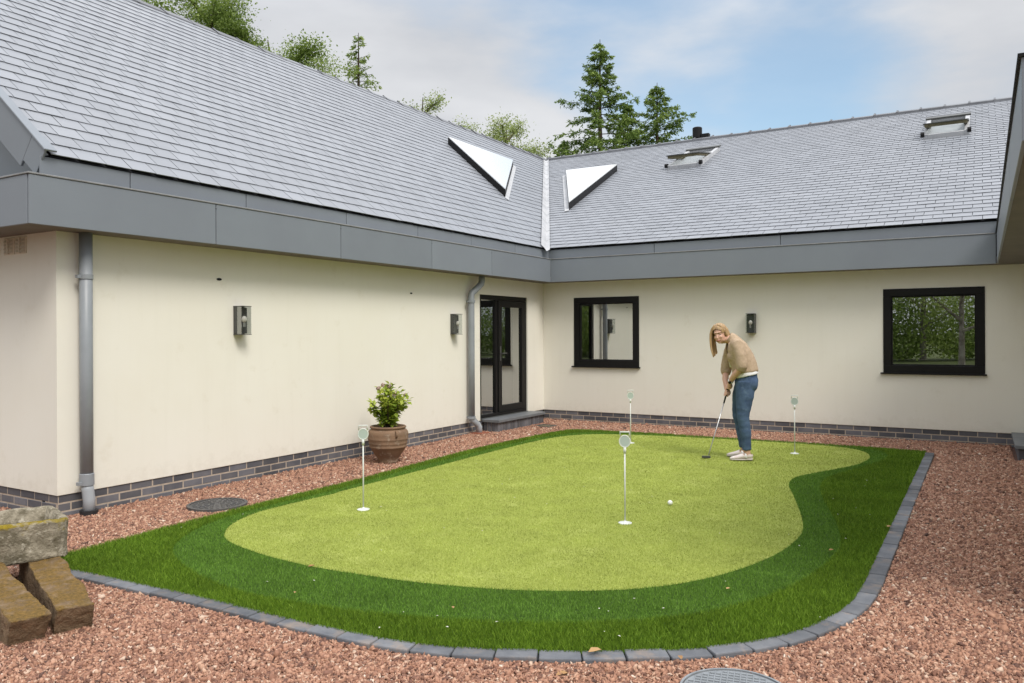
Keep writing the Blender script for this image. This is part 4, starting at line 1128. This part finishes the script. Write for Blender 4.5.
def trough():
    L_, W_, H_ = 1.25, .52, .228
    def sm(x): x = min(1, max(0, x)); return x * x * (3 - 2 * x)
    def shape(c):
        rx, ry = L_ / 2 - abs(c.x), W_ / 2 - abs(c.y)
        # rounded outer corners
        k_ = .085
        if rx < k_ and ry < k_:
            dd = math.hypot(k_ - rx, k_ - ry)
            if dd > k_:
                f = k_ / dd; c.x = math.copysign(L_ / 2 - k_ + (k_ - rx) * f, c.x); c.y = math.copysign(W_ / 2 - k_ + (k_ - ry) * f, c.y)
        if c.z > H_ - .001:
            c.z -= .125 * sm((min(rx, ry) - .048) / .025)
            c.z -= .014 * (1 - sm(min(rx, ry) / .02))
        return c
    def tn(oc, v):
        ry = W_ / 2 - oc.y
        if oc.z > H_ - .03 and ry < .055: return 1.0 if oc.z > H_ - .001 else .78
        if oc.z > H_ - .07 and oc.y > W_ / 2 - .002: return .62
        return .1
    o = rough('stone_trough', None, M['trough'], (L_, W_, H_), (84, 40, 14), .015, 2, shape, tn, 7)
    d = Vector((-.33, -.944, 0)).normalized(); n_ = Vector((-d.y, d.x, 0))     # n_ = towards +x
    if n_.x < 0: n_ = -n_
    c = Vector((2.06, -9.815, .215)) + d * (L_ / 2) - n_ * (W_ / 2)
    mw_ = Matrix.Identity(4)
    ax = -d; ay = n_
    az = ax.cross(ay)
    if az.z < 0: ax = d; az = ax.cross(ay)
    for i in range(3): mw_[i][0] = ax[i]; mw_[i][1] = ay[i]; mw_[i][2] = az[i]; mw_[i][3] = c[i]
    o.matrix_world = mw_
    tag(o, 'old rough stone trough with yellow lichen along its rim, resting on two blocks', 'stone trough')
    def block(near, far, W, H, label, seed, ext=.38):
        near, far = Vector(near), Vector(far); ax = (near - far).normalized(); L = (near - far).length + ext
        ay = Vector((0, 0, 1)).cross(ax).normalized(); az = ax.cross(ay)
        c = near - ax * (L / 2) - az * H
        def tn(oc, v): return .85 if oc.z > H - .001 else (.60 if oc.z > H - .04 else .20)
        def sh(q):
            if q.x > L / 2 - .12: q.x -= .075 * (1 - q.z / H) * (q.x - L / 2 + .12) / .12
            return q
        b = rough('stone_block', None, M['block'], (L, W, H), (110, 30, 24), .013, seed, sh, tn, 6)
        mm = Matrix.Identity(4)
        for i in range(3): mm[i][0] = ax[i]; mm[i][1] = ay[i]; mm[i][2] = az[i]; mm[i][3] = c[i]
        b.matrix_world = mm
        tag(b, label, 'stone block', 'blocks under the trough')
    block((2.84, -10.235, .166), (2.12, -9.98, .216), .175, .20, 'mossy square cut stone block under the end of the trough, nearer the turf kerb', 3)
    block((2.80, -10.435, .166), (2.25, -10.305, .214), .165, .20, 'mossy square cut stone block with a pale side face, further left under the trough', 5)
trough()

# wall lamps
def lamp():
    e = empty('wall_lamp')
    b = MB(); b.box(-.066, .066, -.022, 0, -.145, .145); b.build('back_plate', M['darkgrey'], e, bevel=.003)
    b = MB(); b.box(-.068, .068, -.130, 0, .146, .153); b.box(-.068, .068, -.130, 0, -.153, -.146)
    b.box(-.066, .066, -.058, -.022, -.14, .14); b.build('housing', M['darkgrey'], e, bevel=.002)
    g = MB(); g.quad((-.064, -.125, -.145), (.064, -.125, -.145), (.064, -.125, .145), (-.064, -.125, .145)); g.quad((-.064, -.125, -.145), (-.064, -.059, -.145), (-.064, -.059, .145), (-.064, -.125, .145)); g.quad((.064, -.125, -.145), (.064, -.059, -.145), (.064, -.059, .145), (.064, -.125, .145)); g.build('glass', M['clear'], e)
    h = MB(); h.tube([(0, -.092, -.07), (0, -.092, -.025)], .014, 12); h.build('holder', M['steel'], e)
    q = MB(); q.ball((0, -.092, .012), (.030, .028, .036), 16); q.build('bulb', M['bulb'], e, smooth=True)
    return e
l0 = lamp()
for i, (loc, rz, lab) in enumerate((((.001, -6.81, 1.70), R(90), 'dark box wall lamp with clear glass on the long left wall, nearer the front corner'),
                                    ((.001, -2.84, 1.69), R(90), 'dark box wall lamp with clear glass on the left wall beside the door down pipe'),
                                    ((3.712, -.001, 1.69), 0, 'dark box wall lamp with clear glass on the back wall above the woman'))):
    o = l0 if i == 0 else copy_tree(l0)
    rot(o, loc, rz); tag(o, lab, 'wall lamp', 'wall lamps round the courtyard')
# pendant lamp and a house plant behind the door glass
pn = tag(empty('pendant_lamp', (-1.15, -1.55, 1.75)), 'orange pendant lamp shade hanging inside behind the glazed door', 'pendant lamp')
mb = MB(); mb.lathe([(.03, .22), (.10, .20), (.16, .05), (.165, 0)], n=28, cap=False); mb.build('lamp_shade', M['gold'], pn, smooth=True)
mb = MB(); mb.tube([(0, 0, .2), (0, 0, .80)], .006, 8); mb.build('cord', M['black'], pn)

# ------------------------------------------------------------------ person
PO = Vector((4.335, -3.09, .050)); PF = Vector((-.967, -.254, 0)).normalized(); PL = Vector((.254, -.967, 0)).normalized(); PU = Vector((0, 0, 1))
def W3(f, l, u): return PF * f + PL * l + PU * u
def bake(o, voxel, smooth_it, smooth_f=.5):
    md = o.modifiers.new('r', 'REMESH'); md.mode = 'VOXEL'; md.voxel_size = voxel; md.use_smooth_shade = True
    ms = o.modifiers.new('s', 'SMOOTH'); ms.iterations = smooth_it; ms.factor = smooth_f
    dg = bpy.context.evaluated_depsgraph_get()
    me = bpy.data.meshes.new_from_object(o.evaluated_get(dg))
    o.modifiers.clear(); old = o.data; o.data = me; me.name = old.name
    if not me.materials: me.materials.append(old.materials[0])
    me.polygons.foreach_set('use_smooth', [True] * len(me.polygons))
    return o
def cut(o, fn):
    bm = bmesh.new(); bm.from_mesh(o.data)
    bmesh.ops.delete(bm, geom=[f for f in bm.faces if fn(f.calc_center_median())], context='FACES')
    bm.to_mesh(o.data); bm.free(); o.data.update()
def loc_of(p): return (p.dot(PF), p.dot(PL), p.z)

def person():
    e = tag(empty('person', PO), 'woman in a beige cardigan and blue jeans bending over a putter on the green', 'person')
    hc = W3(.228, .0, 1.478)
    a, pt_ = R(66), R(8)
    hf = (PF * math.cos(a) + PL * math.sin(a)) * math.cos(pt_) - PU * math.sin(pt_)
    hl = (-PF * math.sin(a) + PL * math.cos(a)); hu = hf.cross(hl)
    if hu.z < 0: hu = -hu
    tilt = Quaternion(hf, R(8)); hl = tilt @ hl; hu = tilt @ hu
    def H(f, l, u): return hc + hf * f + hl * l + hu * u
    HA = (hl, hf, hu)
    b = MB()
    # head and neck
    b.ball(H(-.012, 0, .03), (.073, .092, .086), 20, axes=HA); b.ball(H(.020, 0, -.03), (.060, .068, .080), 20, axes=HA)
    b.ball(H(.054, 0, -.088), (.022, .023, .018), 14, axes=HA); b.ball(H(.028, .033, -.058), (.021, .034, .034), 12, axes=HA); b.ball(H(.028, -.033, -.058), (.021, .034, .034), 12, axes=HA)
    b.tube([H(.080, 0, .012), H(.094, 0, -.020), H(.100, 0, -.034), H(.086, 0, -.041)], [.006, .0075, .0095, .0085], 10)
    b.ball(H(.082, 0, -.066), (.024, .012, .011), 12, axes=HA); b.ball(H(.070, .034, -.028), (.019, .013, .017), 12, axes=HA); b.ball(H(.070, -.034, -.028), (.019, .013, .017), 12, axes=HA)
    b.tube([H(.07, -.045, .026), H(.084, -.02, .028), H(.084, .02, .028), H(.07, .045, .026)], .0055, 8)
    for s in (-1, 1): b.ball(H(-.012, s * .074, -.008), (.008, .018, .028), 12, axes=HA)
    b.tube([W3(.06, 0, 1.33), W3(.11, 0, 1.42), H(-.03, 0, -.07), H(-.01, 0, -.02)], [(.085, .075), (.058, .055), (.052, .054), (.05, .05)], 18, up=PL)
    # trunk
    b.tube([W3(-.06, 0, .84), W3(-.065, 0, .93), W3(-.05, 0, 1.06), W3(.0, 0, 1.20), W3(.05, 0, 1.32), W3(.085, 0, 1.395)], [(.13, .10), (.155, .12), (.135, .105), (.15, .11), (.15, .09), (.075, .06)], 24, up=PL)
    # legs and feet
    legs = {1: [(-.06, .085, .92), (-.05, .095, .74), (-.03, .110, .50), (-.055, .115, .33), (-.072, .12, .12), (-.078, .122, .055)], -1: [(-.06, -.085, .92), (-.01, -.095, .74), (.022, -.110, .50), (-.015, -.115, .33), (-.035, -.12, .12), (-.04, -.122, .055)]}
    for s in (1, -1):
        b.tube([W3(*p) for p in legs[s]], [(.085, .10), (.08, .095), (.056, .062), (.05, .055), (.034, .037), (.034, .040)], 18, up=PL)
        fo = legs[s][-1][0]
        b.tube([W3(fo - .045, legs[s][-1][1], .04), W3(fo + .03, legs[s][-1][1], .045), W3(fo + .12, legs[s][-1][1] + s * .012, .03), W3(fo + .175, legs[s][-1][1] + s * .02, .022)], [(.028, .03), (.033, .035), (.036, .022), (.026, .012)], 14, up=PL)
    # arms
    arms = {1: [(.03, .155, 1.355), (-.005, .20, 1.22), (-.02, .212, 1.10), (.06, .14, 1.00), (.120, .055, .905)], -1: [(.09, -.155, 1.355), (.14, -.19, 1.20), (.165, -.19, 1.05), (.172, -.12, .94), (.160, -.045, .835)]}
    for s in (1, -1):
        b.tube([W3(*p) for p in arms[s]], [.05, .045, .040, .038, .027], 16)
    # hands round the grip
    T0, T1 = Vector((.118, 0, .915)), Vector((.362, .10, .018)); ax = (T1 - T0).normalized()
    def S(d_): q = T0 + ax * d_; return W3(*q)
    shaft = (W3(*T1) - W3(*T0)).normalized()
    side = PL; fro = shaft.cross(side).normalized()
    if fro.dot(PF) < 0: fro = -fro
    for s, d0, wr in ((1, .055, arms[1][-1]), (-1, .140, arms[-1][-1])):
        palm = S(d0) + side * s * .024 - fro * .012
        b.tube([W3(*wr), W3(*wr).lerp(palm, .5), palm], [.027, (.026, .031), (.020, .036)], 14, up=fro)
        b.ball(palm, (.017, .036, .042), 14, axes=(side, fro, shaft))
        for k_ in range(4):
            c = S(d0 - .030 + .0205 * k_ + (.004 if s < 0 else 0)); pts = []; rr = .0225
            L_ = (205, 230, 225, 190)[k_]
            for j in range(8):
                t = R(-10 + L_ * j / 7)
                pts.append(c + side * s * rr * math.cos(t) * 1.15 + fro * rr * math.sin(t))
            b.tube(pts, [.0098 - .0004 * j for j in range(8)], 10)
        th = [S(d0 - .034) + side * s * .022 - fro * .020, S(d0 - .005) + side * s * .010 - fro * .026, S(d0 + .030) - fro * .021, S(d0 + .046) + side * s * -.004 - fro * .019]
        b.tube(th, [.012, .0115, .0105, .008], 10)
    body = b.build('body', M['skin'], e); bake(body, .0052, 3)
    # eyes, brows and lips as small painted areas of the same skin mesh
    for k_ in ('lips', 'eye', 'brow'): body.data.materials.append(M[k_])
    mi = []
    for p in body.data.polygons:
        q = p.center - hc; f_, l_, u_ = q.dot(hf), q.dot(hl), q.dot(hu); m_ = 0
        if f_ > .045:
            if abs(u_ + .067) < .0075 and abs(l_) < .023: m_ = 1
            elif (abs(abs(l_) - .031) / .0125) ** 2 + ((u_ - .000) / .0052) ** 2 < 1: m_ = 2
            elif abs(abs(l_) - .033) < .019 and abs(u_ - .024) < .005: m_ = 3
        mi.append(m_)
    body.data.polygons.foreach_set('material_index', mi)

    # hair: cap, far side curtain, near side tuck
    h = MB()
    h.ball(H(-.012, -.004, .040), (.085, .099, .097), 28, axes=HA)
    h.ball(H(-.050, 0, -.02), (.072, .058, .085), 20, axes=HA)
    g = random.Random(9)
    for i in range(14):            # long side, falling straight down past the far cheek
        t = i / 13
        st = H(.070 - .110 * t, -.088 - .012 * math.sin(math.pi * t), .022)
        ln = .245 + .030 * math.sin(2.6 * t + .5) + g.uniform(-.010, .010)
        pts = [H(.045 - .09 * t, -.025, .122), H(.060 - .105 * t, -.064, .078), st]
        for q_ in (.25, .5, .75, 1.0):
            pts.append(st + Vector((0, 0, -ln * q_)) - hl * (.004 * math.sin(math.pi * q_)) + PF * (-.026 * q_ * q_) - hf * (.012 * q_ * t))
        h.tube(pts, [.011, .014, .0140, .0140, .0130, .0110, .005], 8)
    for i in range(11):            # near side, swept over the ear and down beside the neck
        t = i / 10
        st = H(.022 - .085 * t, .071, .045); p1 = H(-.008 - .065 * t, .078, -.025); p2 = H(-.022 - .055 * t, .072, -.085); p3 = W3(.175 - .115 * t, .100 - .055 * t, 1.395 + .02 * t + g.uniform(-.012, .012))
        h.tube([H(.045 - .085 * t, .012, .124), H(.040 - .085 * t, .045, .100), st, p1, p2] + ([p3] if t > .45 else []), [.010, .012, .0125, .0130, .0110] + ([.006] if t > .45 else []), 8)
    ho = h.build('hair', M['hair'], e); bake(ho, .0045, 2)
    def face_open(c):
        q = c - hc; f_, l_, u_ = q.dot(hf), q.dot(hl), q.dot(hu)
        return f_ > .020 and u_ < .080 - abs(l_ + .005) * .50 and -.064 < l_ < .080 and u_ > -.125 and q.length < .15 and f_ > .05 + (abs(l_) - .045) * 1.2 - .06 * (u_ < .02)
    cut(ho, face_open)

    # jeans
    j = MB()
    j.ball(W3(-.070, 0, .925), (.172, .135, .115), 24, axes=(PL, PF, PU))
    for s in (1, -1): j.ball(W3(-.108, s * .078, .895), (.092, .098, .105), 18, axes=(PL, PF, PU))
    j.tube([W3(-.07, 0, .90), W3(-.062, 0, 1.015)], [(.172, .132), (.158, .128)], 24, up=PL)
    for s in (1, -1):
        q = legs[s]
        pts = [q[0], q[1], (q[1][0] * .5 + q[2][0] * .5 + .004, q[1][1] * .5 + q[2][1] * .5, .62), q[2], (q[2][0] * .5 + q[3][0] * .5 - .004, q[2][1] * .5 + q[3][1] * .5, .41), q[3], (q[3][0] * .5 + q[4][0] * .5, q[3][1] * .5 + q[4][1] * .5, .22), (q[4][0], q[4][1], .118)]
        rr = [(.096, .114), (.087, .104), (.074, .086), (.064, .070), (.060, .066), (.059, .066), (.052, .056), (.048, .052)]
        # soft folds round the knee and the shin
        P_ = []; R_ = []
        for i in range(len(pts) - 1):
            for k_ in range(8):
                t = k_ / 8; c = Vector(pts[i]).lerp(Vector(pts[i + 1]), t); ra = rr[i][0] * (1 - t) + rr[i + 1][0] * t; rb = rr[i][1] * (1 - t) + rr[i + 1][1] * t
                fz = .0009 * (math.sin(c.z * 95 + s) + .7 * math.sin(c.z * 61 + 2 * s)) * (1.0 if c.z < .62 else .35)
                P_.append(W3(*c)); R_.append((ra + fz, rb + fz))
        P_.append(W3(*pts[-1])); R_.append(rr[-1])
        j.tube(P_, R_, 20, up=PL)
    jo = j.build('jeans', M['denim'], e); bake(jo, .008, 4)
    tx = bpy.data.textures.new('folds', 'CLOUDS'); tx.noise_scale = .07; tx.noise_depth = 2
    def folds(o, st, sc=.07):
        t = bpy.data.textures.new('folds', 'CLOUDS'); t.noise_scale = sc; t.noise_depth = 2
        d = o.modifiers.new('folds', 'DISPLACE'); d.texture = t; d.strength = st; d.mid_level = .5; d.texture_coords = 'LOCAL'
    folds(jo, .011, .09)

    # white shirt showing below the cardigan
    s_ = MB(); s_.tube([W3(-.068, 0, .982), W3(-.062, 0, 1.01), W3(-.055, 0, 1.07)], [(.178, .145), (.176, .144), (.160, .13)], 28, up=PL); so_ = s_.build('shirt', M['shirt'], e); bake(so_, .008, 3); folds(so_, .008, .05)

    # cardigan
    c = MB()
    c.tube([W3(-.060, 0, 1.02), W3(-.058, 0, 1.035), W3(-.050, 0, 1.08), W3(-.022, 0, 1.16), W3(.010, 0, 1.24), W3(.045, 0, 1.33), W3(.075, 0, 1.385), W3(.100, 0, 1.430), W3(.130, .004, 1.452)], [(.170, .145), (.178, .152), (.172, .150), (.176, .150), (.178, .145), (.176, .120), (.130, .095), (.076, .070), (.061, .058)], 28, up=PL)
    for s in (1, -1): c.ball(W3(.075, s * .075 - .01, 1.215), (.078, .075, .08), 16, axes=(PL, PF, PU))
    for s in (1, -1):
        q = [Vector(p) for p in arms[s]]
        sh = q[0].lerp(Vector((.06, 0, 1.37)), .35)
        el2 = q[2].lerp(q[3], .30 if s > 0 else .5)
        c.tube([W3(*sh), W3(*q[0]), W3(*q[0].lerp(q[1], .5)), W3(*q[1]), W3(*q[1].lerp(q[2], .6)), W3(*q[2]), W3(*q[2].lerp(q[3], .18)), W3(*el2)], [.075, .075, .070, .067, .068, .066, .064, .052], 18)
        for t in (.55, .85): c.ball(W3(*q[1].lerp(q[2], t)), (.070, .070, .022), 14)
        c.ball(W3(*q[2].lerp(q[3], .16)), (.062, .062, .034), 14)
    co_ = c.build('cardigan', M['knit'], e); bake(co_, .008, 4)
    def neck(cn):
        f_, l_, u_ = loc_of(cn)
        w_ = min(.052, .014 + max(0, (u_ - 1.17)) * .22)
        return f_ > .05 and u_ > 1.20 and abs(l_ - .04) < w_ and u_ < 1.40
    cut(co_, neck)
    folds(co_, .012, .07)
    v = MB(); v.tube([W3(.00, .02, 1.14), W3(.045, .03, 1.235), W3(.082, .03, 1.285)], [(.075, .13), (.075, .105), (.05, .055)], 16, up=PL); vo = v.build('vest_top', M['shirt'], e, smooth=True)

    # shoes
    for s in (1, -1):
        q = legs[s][-1]; fo, lo = q[0], q[1]
        m_ = MB()
        P_ = [(-.058, 0, .045), (-.047, 0, .05), (-.005, 0, .052), (.045, s * .004, .050), (.10, s * .010, .036), (.15, s * .016, .028), (.185, s * .02, .022), (.20, s * .021, .02)]
        R_ = [(.020, .022), (.032, .036), (.037, .040), (.041, .038), (.044, .027), (.041, .020), (.028, .014), (.010, .006)]
        m_.tube([W3(fo + p[0], lo + p[1], p[2]) for p in P_], R_, 20, up=PL)
        sh = m_.build('shoe', M['shoe'], e, smooth=True)
        cut(sh, lambda cc: loc_of(cc)[2] > .068 and loc_of(cc)[0] < fo + .045)
        k_ = MB(); k_.tube([W3(fo + p[0], lo + p[1], .010 + .004 * (p[0] < .02)) for p in P_], [(r_[0] + .004, .011 + .004 * (p_[0] < .02)) for r_, p_ in zip(R_, P_)], 20, up=PL); k_.build('sole', M['sole'], sh, smooth=True)
        st = MB(); st.tube([W3(fo + .015, lo - .043, .03), W3(fo + .02, lo - .028, .078), W3(fo + .025, lo + .0, .092), W3(fo + .02, lo + .028, .078), W3(fo + .015, lo + .043, .03)], [(.013, .004)] * 5, 8, up=PF); st.build('strap', M['shirt'], sh, smooth=True)
    # watch on the near wrist
    wq = Vector(arms[1][-1]).lerp(Vector(arms[1][-2]), .22); wd = (W3(*arms[1][-1]) - W3(*arms[1][-2])).normalized()
    m_ = MB(); m_.tube([W3(*wq) - wd * .010, W3(*wq) + wd * .010], .0345, 18); wo = m_.build('watch', M['shirt'], e, smooth=False)
    m_ = MB(); n_ = (PL - wd * PL.dot(wd)).normalized(); m_.tube([W3(*wq) + n_ * .031, W3(*wq) + n_ * .042], .018, 18); m_.build('watch_face', M['black'], wo)

    # putter
    pe = tag(empty('putter', PO), 'steel putter with a dark grip held by the woman, its head on the green', 'putter')
    m_ = MB(); m_.tube([S(-.02), S(.0), S(.27)], [.011, .0135, .0095], 14); m_.build('grip', M['grip'], pe, smooth=True)
    tip = W3(*T1); m_ = MB(); m_.tube([S(.27), tip + Vector((0, 0, .035)), tip + Vector((0, 0, .012))], [.0065, .0055, .0055], 12); m_.build('shaft', M['steel'], pe, smooth=True)
    m_ = MB(); ctr = tip + PF * .03 + Vector((0, 0, .002))
    m_.obox(ctr + PL * .010 , PF * .050, PL * .010, PU * .0135); m_.obox(ctr - PL * .012, PF * .036, PL * .014, PU * .008); m_.build('putter_head', M['darkgrey'], pe, bevel=.004)
person()

# ------------------------------------------------------------------ trees
def conifer(base, h, r, seed, label, dens=1.0, z_lo=.18, sparse=.0, mt='conifer', group='conifers beyond the roofs', squeeze=1.0):
    g = random.Random(seed)
    e = tag(empty('conifer_tree', base), label, 'conifer', group)
    t = MB(); t.tube([(0, 0, 0), (.05, .02, h * .4), (-.03, .03, h * .75), (0, 0, h)], [h * .016, h * .012, h * .006, .012], 8); t.build('trunk', M['bark'], e)
    br_ = MB(); cr = MB()
    z = h * z_lo
    while z < h * .992:
        f = (h - z) / (h * (1 - z_lo)); nb = 5 if f > .15 else 4
        a0 = g.random() * 6.28
        for k_ in range(nb):
            if g.random() < sparse: continue
            a = a0 + 6.283 * k_ / nb + g.uniform(-.35, .35); L_ = r * (f ** 1.0) * g.uniform(.45, 1.12) + .07
            if g.random() < .08: L_ *= 1.3
            d = Vector((math.cos(a), math.sin(a), 0)); up_ = g.uniform(.05, .30) if f < .3 else g.uniform(-.22, .15)
            pts = []
            for i in range(5):
                tt = i / 4; pts.append(Vector((0, 0, z)) + d * (L_ * tt) + Vector((0, 0, L_ * (up_ * tt - .20 * tt * tt + .20 * tt ** 3.0))))
            br_.tube(pts, [.028 * f + .01, .022 * f + .008, .016 * f + .006, .01, .005], 4)
            nt_ = int((8 + L_ * 17) * dens)
            sd = Vector((-d.y, d.x, 0)); btone = g.gauss(.5, .16)
            for i in range(nt_):
                tt = g.uniform(.10, 1.03) ** .8; q = min(int(tt * 4), 3); p = pts[q].lerp(pts[q + 1], tt * 4 - q)
                tw = (sd * g.choice((-1, 1)) * g.uniform(.3, 1) + d * g.uniform(.1, .9) + Vector((0, 0, g.uniform(-.75, .12)))).normalized(); tl_ = g.uniform(.16, .42) * (.55 + .7 * (1 - tt)) * min(1.3, .6 + L_ * .4)
                n_ = 6
                for m_ in range(n_):
                    c = p + tw * (tl_ * (m_ + .5) / n_) + Vector((g.gauss(0, .03), g.gauss(0, .03), g.gauss(-.02, .035)))
                    u_ = (tw + Vector((g.gauss(0, .5), g.gauss(0, .5), g.gauss(-.1, .4)))).normalized(); s_ = u_.cross(Vector((g.gauss(0, 1), g.gauss(0, 1), g.gauss(0, 1)))).normalized()
                    l2 = g.uniform(.06, .13); w2 = g.uniform(.018, .038)
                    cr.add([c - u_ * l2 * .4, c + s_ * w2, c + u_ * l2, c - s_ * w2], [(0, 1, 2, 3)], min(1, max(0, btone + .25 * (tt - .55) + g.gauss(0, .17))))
        z += g.uniform(.22, .42) * (.6 + .6 * f)
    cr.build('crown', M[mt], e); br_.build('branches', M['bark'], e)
    return e

def broadleaf(base, h, r, seed, label, tw_=1.0, *, n_leaf=14000, ls=.085, mt='leafy', spread=1.0, crown_lo=.35, clump=.45, bark='bark', group='broadleaf trees beyond the roofs', limbs=16, twist=.35):
    g = random.Random(seed)
    e = tag(empty('broadleaf_tree', base), label, 'tree', group)
    t = MB(); wood = MB(); tips = []
    top = Vector((g.gauss(0, .3), g.gauss(0, .3), h * .93)); mid = Vector((g.gauss(0, .2), g.gauss(0, .2), h * .5))
    t.tube([(0, 0, 0), (0, 0, h * .15), mid, top], [h * .024 * tw_, h * .018 * tw_, h * .012 * tw_, .015], 9); t.build('trunk', M[bark], e)
    for i in range(limbs):
        zf = crown_lo + (1 - crown_lo) * (i + g.random()) / limbs * .92; z0 = zf * h * .93
        st = Vector((0, 0, 0)).lerp(mid, z0 / (h * .5)) if z0 < h * .5 else mid.lerp(top, (z0 - h * .5) / (h * .43))
        a = i * 2.4 + g.uniform(-.4, .4); prof = math.sin(math.pi * min(1, max(.12, (zf - crown_lo) / (1 - crown_lo) * .80 + .10))) ** .6
        L_ = r * prof * g.uniform(.7, 1.1); d = Vector((math.cos(a), math.sin(a), g.uniform(.25, .8))).normalized()
        pts = [st, st + d * L_ * .45 + Vector((0, 0, .1)), st + d * L_ + Vector((0, 0, L_ * .12))]
        wood.tube(pts, [h * .007, h * .004, .01], 5)
        for k_ in range(9):
            tt = g.uniform(.3, 1.0); p = pts[0].lerp(pts[1], tt * 2) if tt < .5 else pts[1].lerp(pts[2], tt * 2 - 1)
            dd = (d + Vector((g.gauss(0, .8), g.gauss(0, .8), g.gauss(.1, .6)))).normalized(); l2 = L_ * g.uniform(.15, .42)
            q = p + dd * l2; wood.tube([p, p.lerp(q, .5) + Vector((0, 0, .03)), q], [.014, .009, .004], 4); tips.append((p, q, g.gauss(.5, .15)))
    lf = MB()
    for i in range(n_leaf):
        p, q, tn = g.choice(tips); tt = g.uniform(.25, 1.1)
        c = p.lerp(q, tt) + Vector((g.gauss(0, clump * .5), g.gauss(0, clump * .5), g.gauss(0, clump * .38)))
        u_ = Vector((g.gauss(0, 1), g.gauss(0, 1), g.gauss(-.2, .7))).normalized(); s_ = u_.cross(Vector((g.gauss(0, .5), g.gauss(0, .5), 1))).normalized(); l2 = ls * g.uniform(.6, 1.3); n_ = u_.cross(s_)
        lf.add([c, c + u_ * l2 * .5 + s_ * l2 * .33 + n_ * l2 * .08, c + u_ * l2, c + u_ * l2 * .5 - s_ * l2 * .33 + n_ * l2 * .08], [(0, 1, 2, 3)], min(1, max(0, tn + g.gauss(.0, .18))))
    lf.build('crown', M[mt], e); wood.build('limbs', M[bark], e)
    return e

conifer((-6.87, 17.71, 0), 13.8, 4.4, 4, 'tall dark spruce with an open pointed crown behind the back roof', .95, .30, .15)
conifer((-5.85, 21.69, 0), 12.9, 5.6, 8, 'shorter full conifer beside the tall spruce, next to the black roof vent', .95, .3, .1)
conifer((-16.2, 13.3, 0), 14.5, 3.0, 12, 'thin see through larch rising above the left ridge', .42, .45, .25, 'leafy')
conifer((-9.5, 19.5, 0), 10.2, 3.4, 15, 'low spreading conifer just showing above the meeting of the ridges', .9, .3, .15)
conifer((-7.0, 21.0, 0), 12.0, 3.9, 17, 'bushy middle conifer filling the gap between the tall spruce and the shorter conifer', 1.0, .3, .1)
broadleaf((-17.0, 5.9, 0), 14.5, 4.4, 21, 'large dense green tree rising above the front end of the left ridge', n_leaf=90000, ls=.085, mt='leafy', crown_lo=.3, clump=.6)
broadleaf((-14.9, 7.0, 0), 12.8, 2.1, 22, 'round green tree beside the large one above the left ridge', n_leaf=42000, ls=.085, mt='leafy', crown_lo=.35, clump=.45)
broadleaf((-15.43, 16.3, 0), 13.1, 1.6, 23, 'small pale topped tree right of the thin larch above the left ridge', n_leaf=11000, ls=.09, mt='paleleaf', clump=.35, limbs=12)
broadleaf((-14.94, 19.0, 0), 12.6, 2.6, 24, 'pale thin tree barely showing over the left ridge near the white roof light', n_leaf=11000, ls=.09, mt='paleleaf', clump=.4, limbs=12)
broadleaf((-10.62, 16.64, 0), 11.6, 2.3, 25, 'pale feathery birch above the left ridge near the roof valley', n_leaf=20000, ls=.09, mt='paleleaf', clump=.42, limbs=20, crown_lo=.3)
# woodland behind the photographer, seen in the window glass
wl = [(1.0, -30, 13, 'leafy', 'bark'), (4.0, -36, 15, 'leafy', 'barkpale'), (6.0, -28, 12, 'paleleaf', 'barkpale'), (-3.0, -33, 14, 'leafy', 'bark'), (8.6, -34, 14, 'leafy', 'barkpale')]
for i, (x, y, h, mt, bk) in enumerate(wl):
    broadleaf((x, y, 0), h, 3.4, 40 + i, ('bushy green tree', 'tall tree with a pale trunk', 'pale leaved birch', 'wide green tree', 'leaning pale trunked tree')[i] + ' behind the photographer, reflected in the right hand window', .5, n_leaf=14000, ls=.09, mt=mt, crown_lo=.10, clump=.9, bark=bk, group='woodland trees reflected in the window')
broadleaf((15.5, -25, 0), 11, 3.6, 47, 'round green tree off to the right, reflected in the glazed door', .6, n_leaf=9000, ls=.10, mt='leafy', crown_lo=.10, clump=.9, group='woodland trees reflected in the window')
def thicket():
    g = np.random.default_rng(77); n_ = 130000
    x = g.uniform(-14, 34, n_); y = -40 + 3 * np.sin(x * .5) + g.normal(0, 1.5, n_); z = np.abs(g.normal(0, 2.6, n_)) + 1.2 * np.sin(x * 1.1) ** 2 * g.random(n_)
    u = g.normal(size=(n_, 3)); u /= np.linalg.norm(u, axis=1, keepdims=True); v = np.cross(u, g.normal(size=(n_, 3))); v /= np.linalg.norm(v, axis=1, keepdims=True)
    P = np.column_stack([x, y, z]); s = (.05 + .07 * g.random(n_))[:, None]
    V = np.stack([P - u * s, P + v * s * .6, P + u * s, P - v * s * .6], 1).reshape(-1, 3); F = np.arange(n_ * 4).reshape(-1, 4)
    tag(np_mesh('thicket', V, F, np.repeat((.45 + .2 * g.normal(size=n_) + .15 * np.sin(x * 1.7)).clip(0, 1), 4), M['leafy']), kind='stuff')
thicket()
